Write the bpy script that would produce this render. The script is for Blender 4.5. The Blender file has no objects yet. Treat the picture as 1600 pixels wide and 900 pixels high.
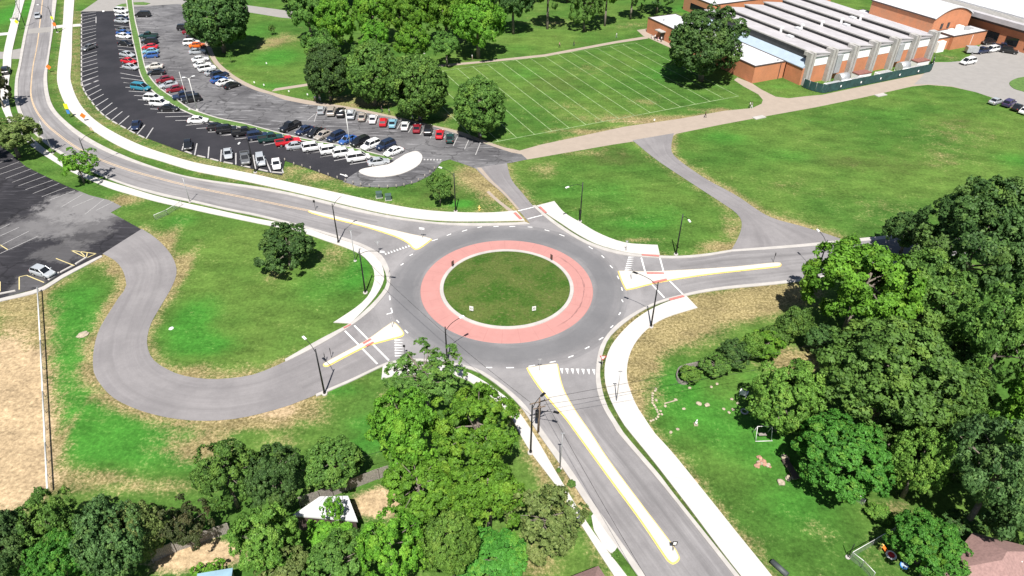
import bpy, bmesh, math, random
import numpy as np
from mathutils import Vector, Matrix
from mathutils.geometry import tessellate_polygon

# ------------------------------------------------------------------ camera, sky, sun, exposure
SC = bpy.context.scene
COL = SC.collection
FPX, PITCH, ROLL, CAMH = 1086.9, math.radians(36.415), math.radians(0.58), 67.07
_f = np.array([0, math.cos(PITCH), -math.sin(PITCH)])
_r0 = np.array([1.0, 0, 0]); _u0 = np.array([0, math.sin(PITCH), math.cos(PITCH)])
_r = math.cos(ROLL)*_r0 + math.sin(ROLL)*_u0
_u = -math.sin(ROLL)*_r0 + math.cos(ROLL)*_u0
cam = bpy.data.objects.new('camera', bpy.data.cameras.new('camera')); COL.objects.link(cam)
M4 = Matrix(((_r[0], _u[0], -_f[0], 0), (_r[1], _u[1], -_f[1], 0), (_r[2], _u[2], -_f[2], CAMH), (0, 0, 0, 1)))
cam.matrix_world = M4
cam.data.sensor_width = 36.0; cam.data.lens = FPX/1600*36.0
cam.data.clip_start = 0.5; cam.data.clip_end = 8000
SC.camera = cam
SUN_DIR = _f*FPX + _r*(824-800) + _u*(450-900); SUN_DIR = SUN_DIR/np.linalg.norm(SUN_DIR)   # direction the light travels
W = bpy.data.worlds.new('World'); SC.world = W; W.use_nodes = True
wn = W.node_tree.nodes; wl = W.node_tree.links
sky = wn.new('ShaderNodeTexSky'); sky.sky_type = 'NISHITA'; sky.sun_disc = False
sky.sun_elevation = math.asin(-SUN_DIR[2]); sky.sun_rotation = math.atan2(-SUN_DIR[0], -SUN_DIR[1])
sky.altitude = 300; sky.air_density = 1.0; sky.dust_density = 1.2
bg = wn['Background']; bg.inputs['Strength'].default_value = 0.05
wl.new(sky.outputs[0], bg.inputs['Color'])
sd = bpy.data.lights.new('sun', 'SUN'); sun = bpy.data.objects.new('sun', sd); COL.objects.link(sun)
sd.energy = 5.0; sd.angle = math.radians(0.5); sd.color = (1.0, 0.965, 0.91)
sun.rotation_euler = Vector(-SUN_DIR).to_track_quat('Z', 'Y').to_euler(); sun.location = (0, -60, 200)
VS = SC.view_settings
VS.view_transform = 'Standard'; VS.look = 'None'; VS.gamma = 1; VS.use_curve_mapping = False; VS.exposure = 0.75
SC.cycles.max_bounces = 6; SC.cycles.transparent_max_bounces = 12
SC.cycles.use_denoising = True

# ------------------------------------------------------------------ geometry helpers
def G(px, py, z=0.0):
    """ground position (height z) of a place surveyed on the photograph, in metres"""
    d = _f*FPX + _r*(px-800) + _u*(450-py)
    t = (z-CAMH)/d[2]
    return Vector((d[0]*t, d[1]*t, z))
def depth(p): return float(np.dot(np.array(p)-np.array([0, 0, CAMH]), _f))
def height_at(b, py):
    v = (450-py)/FPX
    return CAMH + (v*(b[0]*_f[0]+b[1]*_f[1]) - (b[0]*_u[0]+b[1]*_u[1]))/(_u[2]-v*_f[2])
def Z(ox, oy, s, pts): return [(ox+x*s, oy+y*s) for x, y in pts]
def catmull(P, n=6, closed=False):
    P = [Vector(p) for p in P]; out = []; m = len(P)
    rng = range(m if closed else m-1)
    for i in rng:
        p1, p2 = P[i], P[(i+1) % m]
        p0 = P[i-1] if (closed or i > 0) else p1*2-p2
        p3 = P[(i+2) % m] if (closed or i+2 < m) else p2*2-p1
        for k in range(n):
            t = k/n
            out.append(0.5*((2*p1)+(p2-p0)*t+(2*p0-5*p1+4*p2-p3)*t*t+(3*p1-p0-3*p2+p3)*t**3))
    if not closed: out.append(P[-1])
    return out
def resample(P, n):
    P = [Vector(p) for p in P]
    d = [0]
    for a, b in zip(P, P[1:]): d.append(d[-1]+(b-a).length)
    out = []; j = 0
    for k in range(n):
        t = d[-1]*k/(n-1)
        while j < len(d)-2 and d[j+1] < t: j += 1
        s = (t-d[j])/max(d[j+1]-d[j], 1e-9)
        out.append(P[j].lerp(P[j+1], min(max(s, 0), 1)))
    return out
def link(o, parent=None):
    COL.objects.link(o)
    if parent is not None: o.parent = parent
    return o
def obj(name, bm, mats, parent=None, smooth=False):
    me = bpy.data.meshes.new(name)
    if isinstance(bm, bmesh.types.BMesh):
        bm.normal_update(); bm.to_mesh(me); bm.free()
    else:
        me.from_pydata(bm[0], [], bm[1])
    for m in (mats if isinstance(mats, (list, tuple)) else [mats]): me.materials.append(m)
    if smooth:
        for p in me.polygons: p.use_smooth = True
    return link(bpy.data.objects.new(name, me), parent)
def empty(name, loc, rz=0.0):
    o = bpy.data.objects.new(name, None); COL.objects.link(o)
    o.location = loc; o.rotation_euler = (0, 0, rz); o.empty_display_size = 0.3
    return o
def tag(o, label, cat, group=None, kind=None):
    o['label'] = label; o['category'] = cat
    if group: o['group'] = group
    if kind: o['kind'] = kind
    return o
def struct(o, kind='structure'):
    o['kind'] = kind; return o
def box(bm, c, s, rz=0.0, mi=0, taper=1.0):
    x, y, z = s[0]/2, s[1]/2, s[2]/2
    ca, sa = math.cos(rz), math.sin(rz)
    vs = []
    for dz, k in ((-z, 1.0), (z, taper)):
        for dx, dy in ((-x, -y), (x, -y), (x, y), (-x, y)):
            dx *= k; dy *= k
            vs.append(bm.verts.new((c[0]+dx*ca-dy*sa, c[1]+dx*sa+dy*ca, c[2]+dz)))
    for f in ((0, 3, 2, 1), (4, 5, 6, 7), (0, 1, 5, 4), (1, 2, 6, 5), (2, 3, 7, 6), (3, 0, 4, 7)):
        bm.faces.new([vs[i] for i in f]).material_index = mi
def tube(bm, a, b, r0, r1=None, n=8, mi=0, cap=True):
    r1 = r0 if r1 is None else r1
    a, b = Vector(a), Vector(b); d = (b-a).normalized()
    t = d.orthogonal().normalized(); s = d.cross(t)
    A = []; B = []
    for k in range(n):
        w = 2*math.pi*k/n; v = t*math.cos(w)+s*math.sin(w)
        A.append(bm.verts.new(a+v*r0)); B.append(bm.verts.new(b+v*r1))
    for k in range(n):
        f = bm.faces.new((A[k], A[(k+1) % n], B[(k+1) % n], B[k])); f.material_index = mi; f.smooth = True
    if cap:
        bm.faces.new(A[::-1]).material_index = mi; bm.faces.new(B).material_index = mi
def pathtube(bm, pts, r, n=6, mi=0):
    for a, b in zip(pts, pts[1:]): tube(bm, a, b, r, r, n, mi)
def prism(bm, pts, z0, z1, mi_top=0, mi_side=0, bottom=False):
    """extruded polygon; pts 2D/3D list in order"""
    P = [Vector((p[0], p[1], 0)) for p in pts]
    area = sum(P[i].x*P[(i+1) % len(P)].y-P[(i+1) % len(P)].x*P[i].y for i in range(len(P)))
    if area < 0: P = P[::-1]
    top = [bm.verts.new((p.x, p.y, z1)) for p in P]
    for t in tessellate_polygon([P]):
        a, b, c = [top[i] for i in t]
        n = (b.co-a.co).cross(c.co-a.co)
        if n.length < 1e-9: continue
        try: bm.faces.new((a, b, c) if n.z > 0 else (a, c, b)).material_index = mi_top
        except ValueError: pass
    if z0 is not None:
        bot = [bm.verts.new((p.x, p.y, z0)) for p in P]
        for i in range(len(P)):
            j = (i+1) % len(P)
            bm.faces.new((bot[i], bot[j], top[j], top[i])).material_index = mi_side
        if bottom:
            for t in tessellate_polygon([P]):
                try: bm.faces.new([bot[i] for i in t]).material_index = mi_side
                except ValueError: pass
def sheet(name, px, z, m, smoothn=0, thick=None, mside=None):
    pts = [G(x, y, z) for x, y in px]
    if smoothn: pts = catmull(pts, smoothn, True)
    bm = bmesh.new()
    prism(bm, pts, None if thick is None else z-thick, z, 0, 1 if mside else 0)
    return struct(obj(name, bm, [m, mside] if mside else m))
def band(bm, L, R, z, thick=None, cols=1, mi=0, n=None, step=1.5):
    """strip between two surveyed polylines, with UV in metres (u across 0..1, v along)"""
    L = catmull([G(x, y, z) for x, y in L]); R = catmull([G(x, y, z) for x, y in R])
    ln = sum((b-a).length for a, b in zip(L, L[1:]))
    n = n or max(4, int(ln/step))
    L = resample(L, n); R = resample(R, n)
    uvl = bm.loops.layers.uv.verify()
    rows = []; v = 0; vv = []
    for i in range(n):
        if i: v += (L[i]-L[i-1]).length
        vv.append(v)
        rows.append([bm.verts.new(L[i].lerp(R[i], k/cols)) for k in range(cols+1)])
    flip = ((R[0]-L[0]).cross(L[1]-L[0])).z < 0
    def face(vs, uv, mi=mi):
        if flip: vs = vs[::-1]; uv = uv[::-1]
        f = bm.faces.new(vs); f.material_index = mi
        for l, q in zip(f.loops, uv): l[uvl].uv = q
    for i in range(n-1):
        for k in range(cols):
            face([rows[i][k], rows[i][k+1], rows[i+1][k+1], rows[i+1][k]],
                 [(k/cols, vv[i]), ((k+1)/cols, vv[i]), ((k+1)/cols, vv[i+1]), (k/cols, vv[i+1])])
    if thick:
        def low(p): return bm.verts.new((p.co.x, p.co.y, z-thick))
        A = [low(r[0]) for r in rows]; B = [low(r[-1]) for r in rows]
        for i in range(n-1):
            face([rows[i+1][0], A[i+1], A[i], rows[i][0]], [(0, vv[i+1]), (0, vv[i+1]), (0, vv[i]), (0, vv[i])])
            face([rows[i][-1], B[i], B[i+1], rows[i+1][-1]], [(1, vv[i]), (1, vv[i]), (1, vv[i+1]), (1, vv[i+1])])
        face([rows[0][0], A[0], B[0], rows[0][-1]], [(0, 0)]*4)
        face([rows[-1][-1], B[-1], A[-1], rows[-1][0]], [(0, 0)]*4)
def strip(name, L, R, z, m, thick=None, cols=1):
    bm = bmesh.new(); band(bm, L, R, z, thick, cols)
    return struct(obj(name, bm, m))
def mark(bm, a, b, w, z, mi=0):
    a, b = G(a[0], a[1], z), G(b[0], b[1], z)
    d = (b-a); d.z = 0
    if d.length < 1e-6: return
    n = Vector((-d.y, d.x, 0)).normalized()*w/2
    vs = [bm.verts.new(p) for p in (a-n, b-n, b+n, a+n)]
    bm.faces.new(vs).material_index = mi
def markpath(bm, px, w, z, mi=0):
    P = catmull([G(x, y, z) for x, y in px])
    N = []
    for i in range(len(P)):
        d = P[min(i+1, len(P)-1)]-P[max(i-1, 0)]
        N.append(Vector((-d.y, d.x, 0)).normalized()*w/2)
    A = [bm.verts.new(p-n) for p, n in zip(P, N)]; B = [bm.verts.new(p+n) for p, n in zip(P, N)]
    for i in range(len(P)-1): bm.faces.new((A[i], A[i+1], B[i+1], B[i])).material_index = mi
def markpoly(bm, px, z, mi=0): prism(bm, [G(x, y, z) for x, y in px], None, z, mi)

# ------------------------------------------------------------------ materials
def new_mat(name):
    m = bpy.data.materials.new(name); m.use_nodes = True
    return m, m.node_tree.nodes, m.node_tree.links, m.node_tree.nodes['Principled BSDF']
def N(nt, t, **kw):
    n = nt.new(t)
    for k, v in kw.items(): setattr(n, k, v)
    return n
def noise(ns, ls, vec, scale, detail=4, rough=0.6, dist=0.0):
    n = ns.new('ShaderNodeTexNoise'); n.inputs['Scale'].default_value = scale
    n.inputs['Detail'].default_value = detail; n.inputs['Roughness'].default_value = rough
    n.inputs['Distortion'].default_value = dist
    if vec is not None: ls.new(vec, n.inputs['Vector'])
    return n.outputs['Fac']
def math_(ns, ls, op, a, b=None, clamp=False):
    n = ns.new('ShaderNodeMath'); n.operation = op; n.use_clamp = clamp
    for i, x in enumerate((a, b)):
        if x is None: continue
        if isinstance(x, (int, float)): n.inputs[i].default_value = x
        else: ls.new(x, n.inputs[i])
    return n.outputs[0]
def smooth(ns, ls, x, a, b):
    n = ns.new('ShaderNodeMapRange'); n.interpolation_type = 'SMOOTHSTEP'
    n.inputs['From Min'].default_value = a; n.inputs['From Max'].default_value = b
    ls.new(x, n.inputs['Value']); return n.outputs[0]
def mixc(ns, ls, f, a, b, mode='MIX'):
    n = ns.new('ShaderNodeMix'); n.data_type = 'RGBA'; n.blend_type = mode
    if isinstance(f, (int, float)): n.inputs[0].default_value = f
    else: ls.new(f, n.inputs[0])
    for i, x in ((6, a), (7, b)):
        if isinstance(x, tuple): n.inputs[i].default_value = (*x, 1)
        else: ls.new(x, n.inputs[i])
    return n.outputs[2]
def geopos(ns): return ns.new('ShaderNodeNewGeometry').outputs['Position']
def scaled(ns, ls, vec, s, r=(0, 0, 0), loc=(0, 0, 0)):
    n = ns.new('ShaderNodeMapping'); n.inputs['Scale'].default_value = s; n.inputs['Rotation'].default_value = r
    n.inputs['Location'].default_value = loc
    ls.new(vec, n.inputs['Vector']); return n.outputs[0]
def bump(ns, ls, h, bsdf, strength=0.3, dist=0.02):
    b = ns.new('ShaderNodeBump'); b.inputs['Strength'].default_value = strength; b.inputs['Distance'].default_value = dist
    ls.new(h, b.inputs['Height']); ls.new(b.outputs[0], bsdf.inputs['Normal'])
def basic(name, col, rough=0.7, var=0.12, scale=1.5, metal=0.0, coat=0.0, world=True):
    """a painted / cast / metal surface with slight natural mottling"""
    m, ns, ls, b = new_mat(name)
    v = geopos(ns) if world else ns.new('ShaderNodeTexCoord').outputs['Object']
    f = noise(ns, ls, v, scale, 5, 0.65)
    lo = tuple(c*(1-var) for c in col); hi = tuple(min(1, c*(1+var)) for c in col)
    ls.new(mixc(ns, ls, smooth(ns, ls, f, 0.3, 0.7), lo, hi), b.inputs['Base Color'])
    b.inputs['Roughness'].default_value = rough; b.inputs['Metallic'].default_value = metal
    b.inputs['Coat Weight'].default_value = coat; b.inputs['Coat Roughness'].default_value = 0.08
    return m
def asphalt(name, c0, c1, patch=0.12, fleck=0.35, streak=None, cracks=0.0, tracks=False):
    m, ns, ls, b = new_mat(name)
    p = geopos(ns)
    big = noise(ns, ls, p, patch, 4, 0.6)
    mid = noise(ns, ls, p, 1.1, 5, 0.7)
    fine = noise(ns, ls, p, 7.0, 3, 0.7)
    c = mixc(ns, ls, smooth(ns, ls, big, 0.36, 0.64), c0, c1)
    c = mixc(ns, ls, smooth(ns, ls, mid, 0.3, 0.75), c, tuple(x*1.22 for x in c1))if fleck > .5 else c
    g = math_(ns, ls, 'MULTIPLY_ADD', math_(ns, ls, 'ADD', mid, fine), fleck); g.node.inputs[2].default_value = 1-fleck
    c = mixc(ns, ls, 1.0, c, g, 'MULTIPLY')
    if streak is not None:
        ang, st = streak
        s = noise(ns, ls, scaled(ns, ls, p, (0.16, 1.6, 1), (0, 0, ang)), 1.0, 5, 0.7, 0.6)
        c = mixc(ns, ls, math_(ns, ls, 'MULTIPLY', smooth(ns, ls, s, 0.52, 0.72), st), c, tuple(min(1, x*2.3+0.02) for x in c1))
        s2 = noise(ns, ls, scaled(ns, ls, p, (0.14, 1.1, 1), (0, 0, ang+1.2)), 1.0, 5, 0.7, 0.6)
        c = mixc(ns, ls, math_(ns, ls, 'MULTIPLY', smooth(ns, ls, s2, 0.55, 0.75), st*0.7), c, tuple(x*0.45 for x in c0))
    if tracks:
        uv = ns.new('ShaderNodeUVMap').outputs[0]
        sp = ns.new('ShaderNodeSeparateXYZ'); ls.new(uv, sp.inputs[0])
        w = noise(ns, ls, scaled(ns, ls, uv, (7, 0.035, 1)), 1.0, 4, 0.7)
        c = mixc(ns, ls, math_(ns, ls, 'MULTIPLY', smooth(ns, ls, w, 0.42, 0.68), tracks*.55), c, tuple(x*0.72 for x in c0))
        w2 = noise(ns, ls, scaled(ns, ls, uv, (9, 0.05, 1), (0, 0, 0), (3, 7, 0)), 1.0, 4, 0.7)
        c = mixc(ns, ls, math_(ns, ls, 'MULTIPLY', smooth(ns, ls, w2, 0.5, 0.7), tracks*.45), c, tuple(x*1.35 for x in c1))
        # oil line down the middle of each lane
        q = math_(ns, ls, 'PINGPONG', math_(ns, ls, 'SUBTRACT', sp.outputs[0], 0.25), 0.25)
        q = smooth(ns, ls, q, 0.06, 0.0)
        c = mixc(ns, ls, math_(ns, ls, 'MULTIPLY', q, tracks*0.28), c, tuple(x*0.6 for x in c0))
    if cracks:
        vor = ns.new('ShaderNodeTexVoronoi'); vor.feature = 'DISTANCE_TO_EDGE'; vor.inputs['Scale'].default_value = 0.13
        dn = ns.new('ShaderNodeTexNoise'); dn.inputs['Scale'].default_value = 0.5; ls.new(p, dn.inputs['Vector'])
        add = ns.new('ShaderNodeVectorMath'); add.operation = 'MULTIPLY_ADD'
        ls.new(dn.outputs['Color'], add.inputs[0]); add.inputs[1].default_value = (3.5, 3.5, 0); ls.new(p, add.inputs[2])
        ls.new(add.outputs[0], vor.inputs['Vector'])
        e = smooth(ns, ls, vor.outputs['Distance'], 0.028, 0.0)
        c = mixc(ns, ls, math_(ns, ls, 'MULTIPLY', e, cracks), c, tuple(x*0.25 for x in c0))
    ls.new(c, b.inputs['Base Color']); b.inputs['Roughness'].default_value = 0.92
    b.inputs['Specular IOR Level'].default_value = 0.25
    bump(ns, ls, fine, b, 0.25, 0.01)
    return m
def concrete(name, c, joint=0.0, stain=0.14):
    m, ns, ls, b = new_mat(name)
    p = geopos(ns)
    f = noise(ns, ls, p, 0.5, 5, 0.65); g = noise(ns, ls, p, 4.0, 4, 0.7)
    col = mixc(ns, ls, smooth(ns, ls, f, 0.3, 0.7), tuple(x*(1-stain) for x in c), c)
    col = mixc(ns, ls, math_(ns, ls, 'MULTIPLY', smooth(ns, ls, g, 0.55, 0.8), 0.25), col, tuple(x*0.7 for x in c))
    if joint:
        uv = ns.new('ShaderNodeUVMap').outputs[0]
        sp = ns.new('ShaderNodeSeparateXYZ'); ls.new(uv, sp.inputs[0])
        q = math_(ns, ls, 'PINGPONG', sp.outputs[1], joint/2)
        e = smooth(ns, ls, q, 0.05, 0.0)
        col = mixc(ns, ls, math_(ns, ls, 'MULTIPLY', e, 0.45), col, tuple(x*0.55 for x in c))
    ls.new(col, b.inputs['Base Color']); b.inputs['Roughness'].default_value = 0.88
    b.inputs['Specular IOR Level'].default_value = 0.3
    return m
def brick(name, c1, c2, mort):
    m, ns, ls, b = new_mat(name)
    tc = ns.new('ShaderNodeTexCoord').outputs['Object']
    br = ns.new('ShaderNodeTexBrick'); ls.new(scaled(ns, ls, tc, (1, 1, 1), (math.pi/2, 0, 0)), br.inputs['Vector'])
    br.inputs['Scale'].default_value = 3.0
    br.inputs['Color1'].default_value = (*c1, 1); br.inputs['Color2'].default_value = (*c2, 1); br.inputs['Mortar'].default_value = (*mort, 1)
    f = noise(ns, ls, tc, 0.35, 5, 0.7)
    col = mixc(ns, ls, smooth(ns, ls, f, 0.3, 0.75), br.outputs['Color'], tuple(min(1, x*1.2) for x in c2))
    ls.new(col, b.inputs['Base Color']); b.inputs['Roughness'].default_value = 0.9
    return m
def chainlink(name, col, cover):
    m, ns, ls, b = new_mat(name)
    b.inputs['Base Color'].default_value = (*col, 1); b.inputs['Metallic'].default_value = 0.3; b.inputs['Roughness'].default_value = 0.5
    t = ns.new('ShaderNodeBsdfTransparent'); mx = ns.new('ShaderNodeMixShader'); mx.inputs[0].default_value = cover
    out = ns['Material Output']
    ls.new(t.outputs[0], mx.inputs[1]); ls.new(b.outputs[0], mx.inputs[2]); ls.new(mx.outputs[0], out.inputs['Surface'])
    return m
def leafmat(name, dark, light, warm, trans=0.25):
    m, ns, ls, b = new_mat(name)
    at = ns.new('ShaderNodeAttribute'); at.attribute_name = 'tone'
    oi = ns.new('ShaderNodeObjectInfo')
    c = mixc(ns, ls, at.outputs['Fac'], dark, light)
    at2 = ns.new('ShaderNodeAttribute'); at2.attribute_name = 'warm'
    c = mixc(ns, ls, math_(ns, ls, 'MULTIPLY', at2.outputs['Fac'], 0.7), c, warm)
    hs = ns.new('ShaderNodeHueSaturation'); ls.new(c, hs.inputs['Color'])
    v = math_(ns, ls, 'MULTIPLY_ADD', oi.outputs['Random'], 0.35); v.node.inputs[2].default_value = 0.85
    ls.new(v, hs.inputs['Value'])
    h = math_(ns, ls, 'MULTIPLY_ADD', oi.outputs['Random'], 0.014); h.node.inputs[2].default_value = 0.496
    ls.new(h, hs.inputs['Hue'])
    ls.new(hs.outputs[0], b.inputs['Base Color']); b.inputs['Roughness'].default_value = 0.6
    b.inputs['Specular IOR Level'].default_value = 0.25
    tr = ns.new('ShaderNodeBsdfTranslucent'); ls.new(hs.outputs[0], tr.inputs['Color'])
    mx = ns.new('ShaderNodeMixShader'); mx.inputs[0].default_value = trans
    ls.new(b.outputs[0], mx.inputs[1]); ls.new(tr.outputs[0], mx.inputs[2]); ls.new(mx.outputs[0], ns['Material Output'].inputs['Surface'])
    return m
MT = {}
MT['road'] = asphalt('road_asphalt', (0.182, 0.173, 0.175), (0.235, 0.224, 0.225), 0.1, 0.32, tracks=0.9)
MT['path'] = asphalt('path_asphalt', (0.185, 0.174, 0.176), (0.22, 0.207, 0.208), 0.15, 0.28, tracks=0.45)
MT['lot_new'] = asphalt('sealed_asphalt', (0.020, 0.020, 0.0245), (0.031, 0.030, 0.0355), 0.08, 0.3)
MT['lot_old'] = asphalt('old_asphalt', (0.07, 0.068, 0.072), (0.135, 0.132, 0.136), 0.07, 0.5, (0.5, 0.85), 0.55)
MT['hutblue'] = basic('hut_blue_roof', (0.22, 0.34, 0.42), 0.5, 0.1, 1)
MT['lot_west'] = asphalt('patched_asphalt', (0.017, 0.0165, 0.020), (0.03, 0.0285, 0.033), 0.06, 0.45, (-0.5, 0.6), 0.5)
MT['tan'] = concrete('tan_concrete', (0.33, 0.272, 0.222), 0, 0.1)
MT['pad'] = concrete('grey_concrete', (0.27, 0.255, 0.24), 0, 0.1)
MT['walk'] = concrete('white_concrete', (0.51, 0.485, 0.455), 2.4, 0.1)
MT['walkplain'] = concrete('plain_white_concrete', (0.51, 0.485, 0.455), 0, 0.1)
MT['kerb'] = concrete('kerb_concrete', (0.43, 0.405, 0.38), 0, 0.16)
def pale_wear(m, spots):
    ns, ls = m.node_tree.nodes, m.node_tree.links; b = ns['Principled BSDF']
    c = b.inputs['Base Color'].links[0].from_socket; p = geopos(ns)
    w = noise(ns, ls, p, 0.25, 6, 0.75)
    for px, py, r, s in spots:
        q = G(px, py); d = ns.new('ShaderNodeVectorMath'); d.operation = 'DISTANCE'; ls.new(p, d.inputs[0]); d.inputs[1].default_value = q
        t = math_(ns, ls, 'DIVIDE', d.outputs['Value'], r); t = math_(ns, ls, 'ADD', t, math_(ns, ls, 'MULTIPLY', math_(ns, ls, 'SUBTRACT', w, .5), 2.6))
        c = mixc(ns, ls, math_(ns, ls, 'MULTIPLY', smooth(ns, ls, t, 1.15, 0.75), s), c, (0.185, 0.178, 0.178))
    ls.new(c, b.inputs['Base Color'])
pale_wear(MT['lot_west'], [(112,318,6,.75),(150,318,7,.8),(172,322,5,.7),(95,345,6,.35),(60,352,6,.3),(150,345,5,.35),(30,365,5,.3),(98,392,4,.3),(45,445,3,.3),(130,362,5,.2)])
MT['white'] = basic('white_paint', (0.72, 0.71, 0.69), 0.75, 0.1, 2)
MT['yellow'] = basic('yellow_paint', (0.66, 0.49, 0.15), 0.7, 0.12, 2)
MT['fadeyellow'] = basic('faded_yellow_paint', (0.50, 0.37, 0.24), 0.8, 0.15, 2)
MT['fadewhite'] = basic('faded_white_paint', (0.36, 0.35, 0.345), 0.8, 0.2, 2)
MT['field'] = basic('field_chalk', (0.24, 0.32, 0.15), 0.9, 0.4, 0.5)
MT['tactile'] = basic('brick_red_tactile', (0.42, 0.15, 0.13), 0.8, 0.12, 3)
MT['pink'] = concrete('pink_concrete', (0.42, 0.205, 0.185), 0, 0.08)
MT['black'] = basic('black_metal', (0.012, 0.012, 0.013), 0.45, 0.2, 3, 0.2)
MT['silver'] = basic('galvanised_metal', (0.42, 0.42, 0.43), 0.5, 0.12, 3, 0.5)
MT['palepole'] = basic('pale_painted_metal', (0.62, 0.61, 0.59), 0.5, 0.1, 3)
MT['lampwhite'] = basic('white_lamp_housing', (0.7, 0.7, 0.7), 0.4, 0.05, 3)
MT['wood'] = basic('weathered_wood', (0.17, 0.125, 0.095), 0.9, 0.25, 6)
MT['greywood'] = basic('grey_wood', (0.24, 0.215, 0.19), 0.9, 0.25, 5)
MT['bark'] = basic('bark', (0.16, 0.135, 0.11), 0.95, 0.3, 5)
MT['glass'] = basic('dark_glass', (0.012, 0.014, 0.017), 0.08, 0.05, 1)
MT['tyre'] = basic('tyre_rubber', (0.012, 0.012, 0.012), 0.85, 0.1, 5)
MT['rim'] = basic('wheel_rim', (0.38, 0.38, 0.39), 0.35, 0.05, 5, 0.6)
MT['headlight'] = basic('headlight_glass', (0.6, 0.6, 0.6), 0.15, 0.03, 5)
MT['taillight'] = basic('taillight_plastic', (0.3, 0.012, 0.01), 0.25, 0.05, 5)
MT['orange'] = basic('orange_sign', (0.85, 0.17, 0.02), 0.6, 0.05, 5)
MT['lime'] = basic('yellow_green_sign', (0.72, 0.80, 0.02), 0.6, 0.05, 5)
MT['red'] = basic('red_sign', (0.50, 0.03, 0.04), 0.6, 0.05, 5)
MT['blue'] = basic('blue_plastic', (0.05, 0.2, 0.5), 0.5, 0.06, 5)
MT['stone'] = basic('pale_stone', (0.36, 0.30, 0.225), 0.9, 0.25, 4)
MT['mulch'] = basic('red_stone', (0.36, 0.20, 0.14), 0.95, 0.35, 4)
MT['roofwhite'] = basic('white_membrane', (0.52, 0.52, 0.53), 0.7, 0.07, 0.3)
MT['roofgrey'] = basic('lavender_grey_roof', (0.41, 0.39, 0.40), 0.7, 0.1, 0.3)
MT['roofblue'] = basic('pale_blue_metal_roof', (0.33, 0.40, 0.47), 0.5, 0.06, 0.4)
MT['clere'] = basic('dark_clerestory', (0.035, 0.036, 0.038), 0.5, 0.2, 1)
MT['conc'] = basic('precast_concrete', (0.36, 0.345, 0.325), 0.85, 0.12, 1)
MT['panelwhite'] = basic('white_wall_panel', (0.8, 0.8, 0.79), 0.6, 0.03, 1)
MT['brick'] = brick('orange_brick', (0.40, 0.145, 0.065), (0.45, 0.175, 0.085), (0.42, 0.23, 0.14))
MT['trim'] = basic('dark_trim', (0.07, 0.05, 0.045), 0.6, 0.1, 1)
MT['duct'] = basic('duct_metal', (0.46, 0.47, 0.48), 0.45, 0.1, 1.5, 0.4)
MT['rustred'] = basic('rust_red_top', (0.20, 0.085, 0.07), 0.8, 0.2, 2)
MT['greenmesh'] = basic('dark_green_privacy_mesh', (0.016, 0.055, 0.052), 0.8, 0.3, 1.0)
MT['greenbox'] = basic('green_metal', (0.06, 0.10, 0.085), 0.6, 0.1, 2)
MT['shingle'] = basic('brown_shingle', (0.27, 0.165, 0.15), 0.95, 0.16, 3.5)
MT['skin'] = basic('skin', (0.42, 0.24, 0.17), 0.6, 0.05, 5)
MT['hair'] = basic('dark_hair', (0.02, 0.015, 0.012), 0.7, 0.1, 5)
MT['link'] = chainlink('chain_link', (0.6, 0.6, 0.6), 0.10)
MT['grassblade'] = basic('strip_grass', (0.075, 0.145, 0.028), 0.95, 0.3, 1.2)
LEAF = {
 'dark':   leafmat('leaf_dark', (0.016, 0.046, 0.012), (0.095, 0.185, 0.045), (0.13, 0.21, 0.045)),
 'mid':    leafmat('leaf_mid', (0.026, 0.072, 0.012), (0.140, 0.270, 0.050), (0.19, 0.31, 0.05)),
 'bright': leafmat('leaf_bright', (0.038, 0.110, 0.010), (0.175, 0.38, 0.035), (0.26, 0.43, 0.045), 0.3),
 'vivid':  leafmat('leaf_vivid', (0.022, 0.10, 0.012), (0.105, 0.30, 0.04), (0.18, 0.32, 0.04), 0.3),
 'lime':   leafmat('leaf_lime', (0.034, 0.084, 0.011), (0.165, 0.30, 0.046), (0.22, 0.33, 0.055)),
 'olive':  leafmat('leaf_olive', (0.06, 0.095, 0.022), (0.20, 0.26, 0.075), (0.26, 0.29, 0.09)),
 'sage':   leafmat('leaf_sage', (0.020, 0.056, 0.016), (0.120, 0.222, 0.066), (0.15, 0.24, 0.06)),
 'brown':  leafmat('leaf_brownish', (0.025, 0.036, 0.014), (0.085, 0.105, 0.035), (0.14, 0.11, 0.05)),
}
# ------------------------------------------------------------------ surveyed outlines (photograph survey -> ground)
N_ASPH_L = [(60,-22),(55.5,0),(43.5,45),(38,72),(33,100),(28.5,125),(28,150),(31,165),(37,180),(48,195),(61.5,210),(79,225),(98,238),(125,254),(160,272),(200,287.5),(250,301),(295,311),(350,324),(400,334),(450,346),(500,359.5),(550,375)]
N_ASPH_R = [(86,-22),(82,0),(79.5,45),(73.5,90),(68,120),(70.5,150),(79.5,172.5),(100.5,195),(118.5,210),(142.5,225),(172.5,240),(213,255),(250,266),(300,279),(350,287.5),(400,295),(450,304),(500,316),(550,328.5),(600,339),(650,346)]
N_KERB_R = [(92,-22),(88.5,0),(83,45),(76.5,90),(73.5,120),(77,150),(87,172.5),(110,195),(130.5,210),(156,225),(187.5,240),(225,255),(275,271),(325,281),(400,291),(450,300),(500,311.5),(550,324),(600,335),(650,343),(700,347.8),(800,347.5),(820,346)]
N_EDGE_R2 = N_ASPH_R + [(700,351),(750,352.5),(800,351.3),(828,349.5)]
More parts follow.
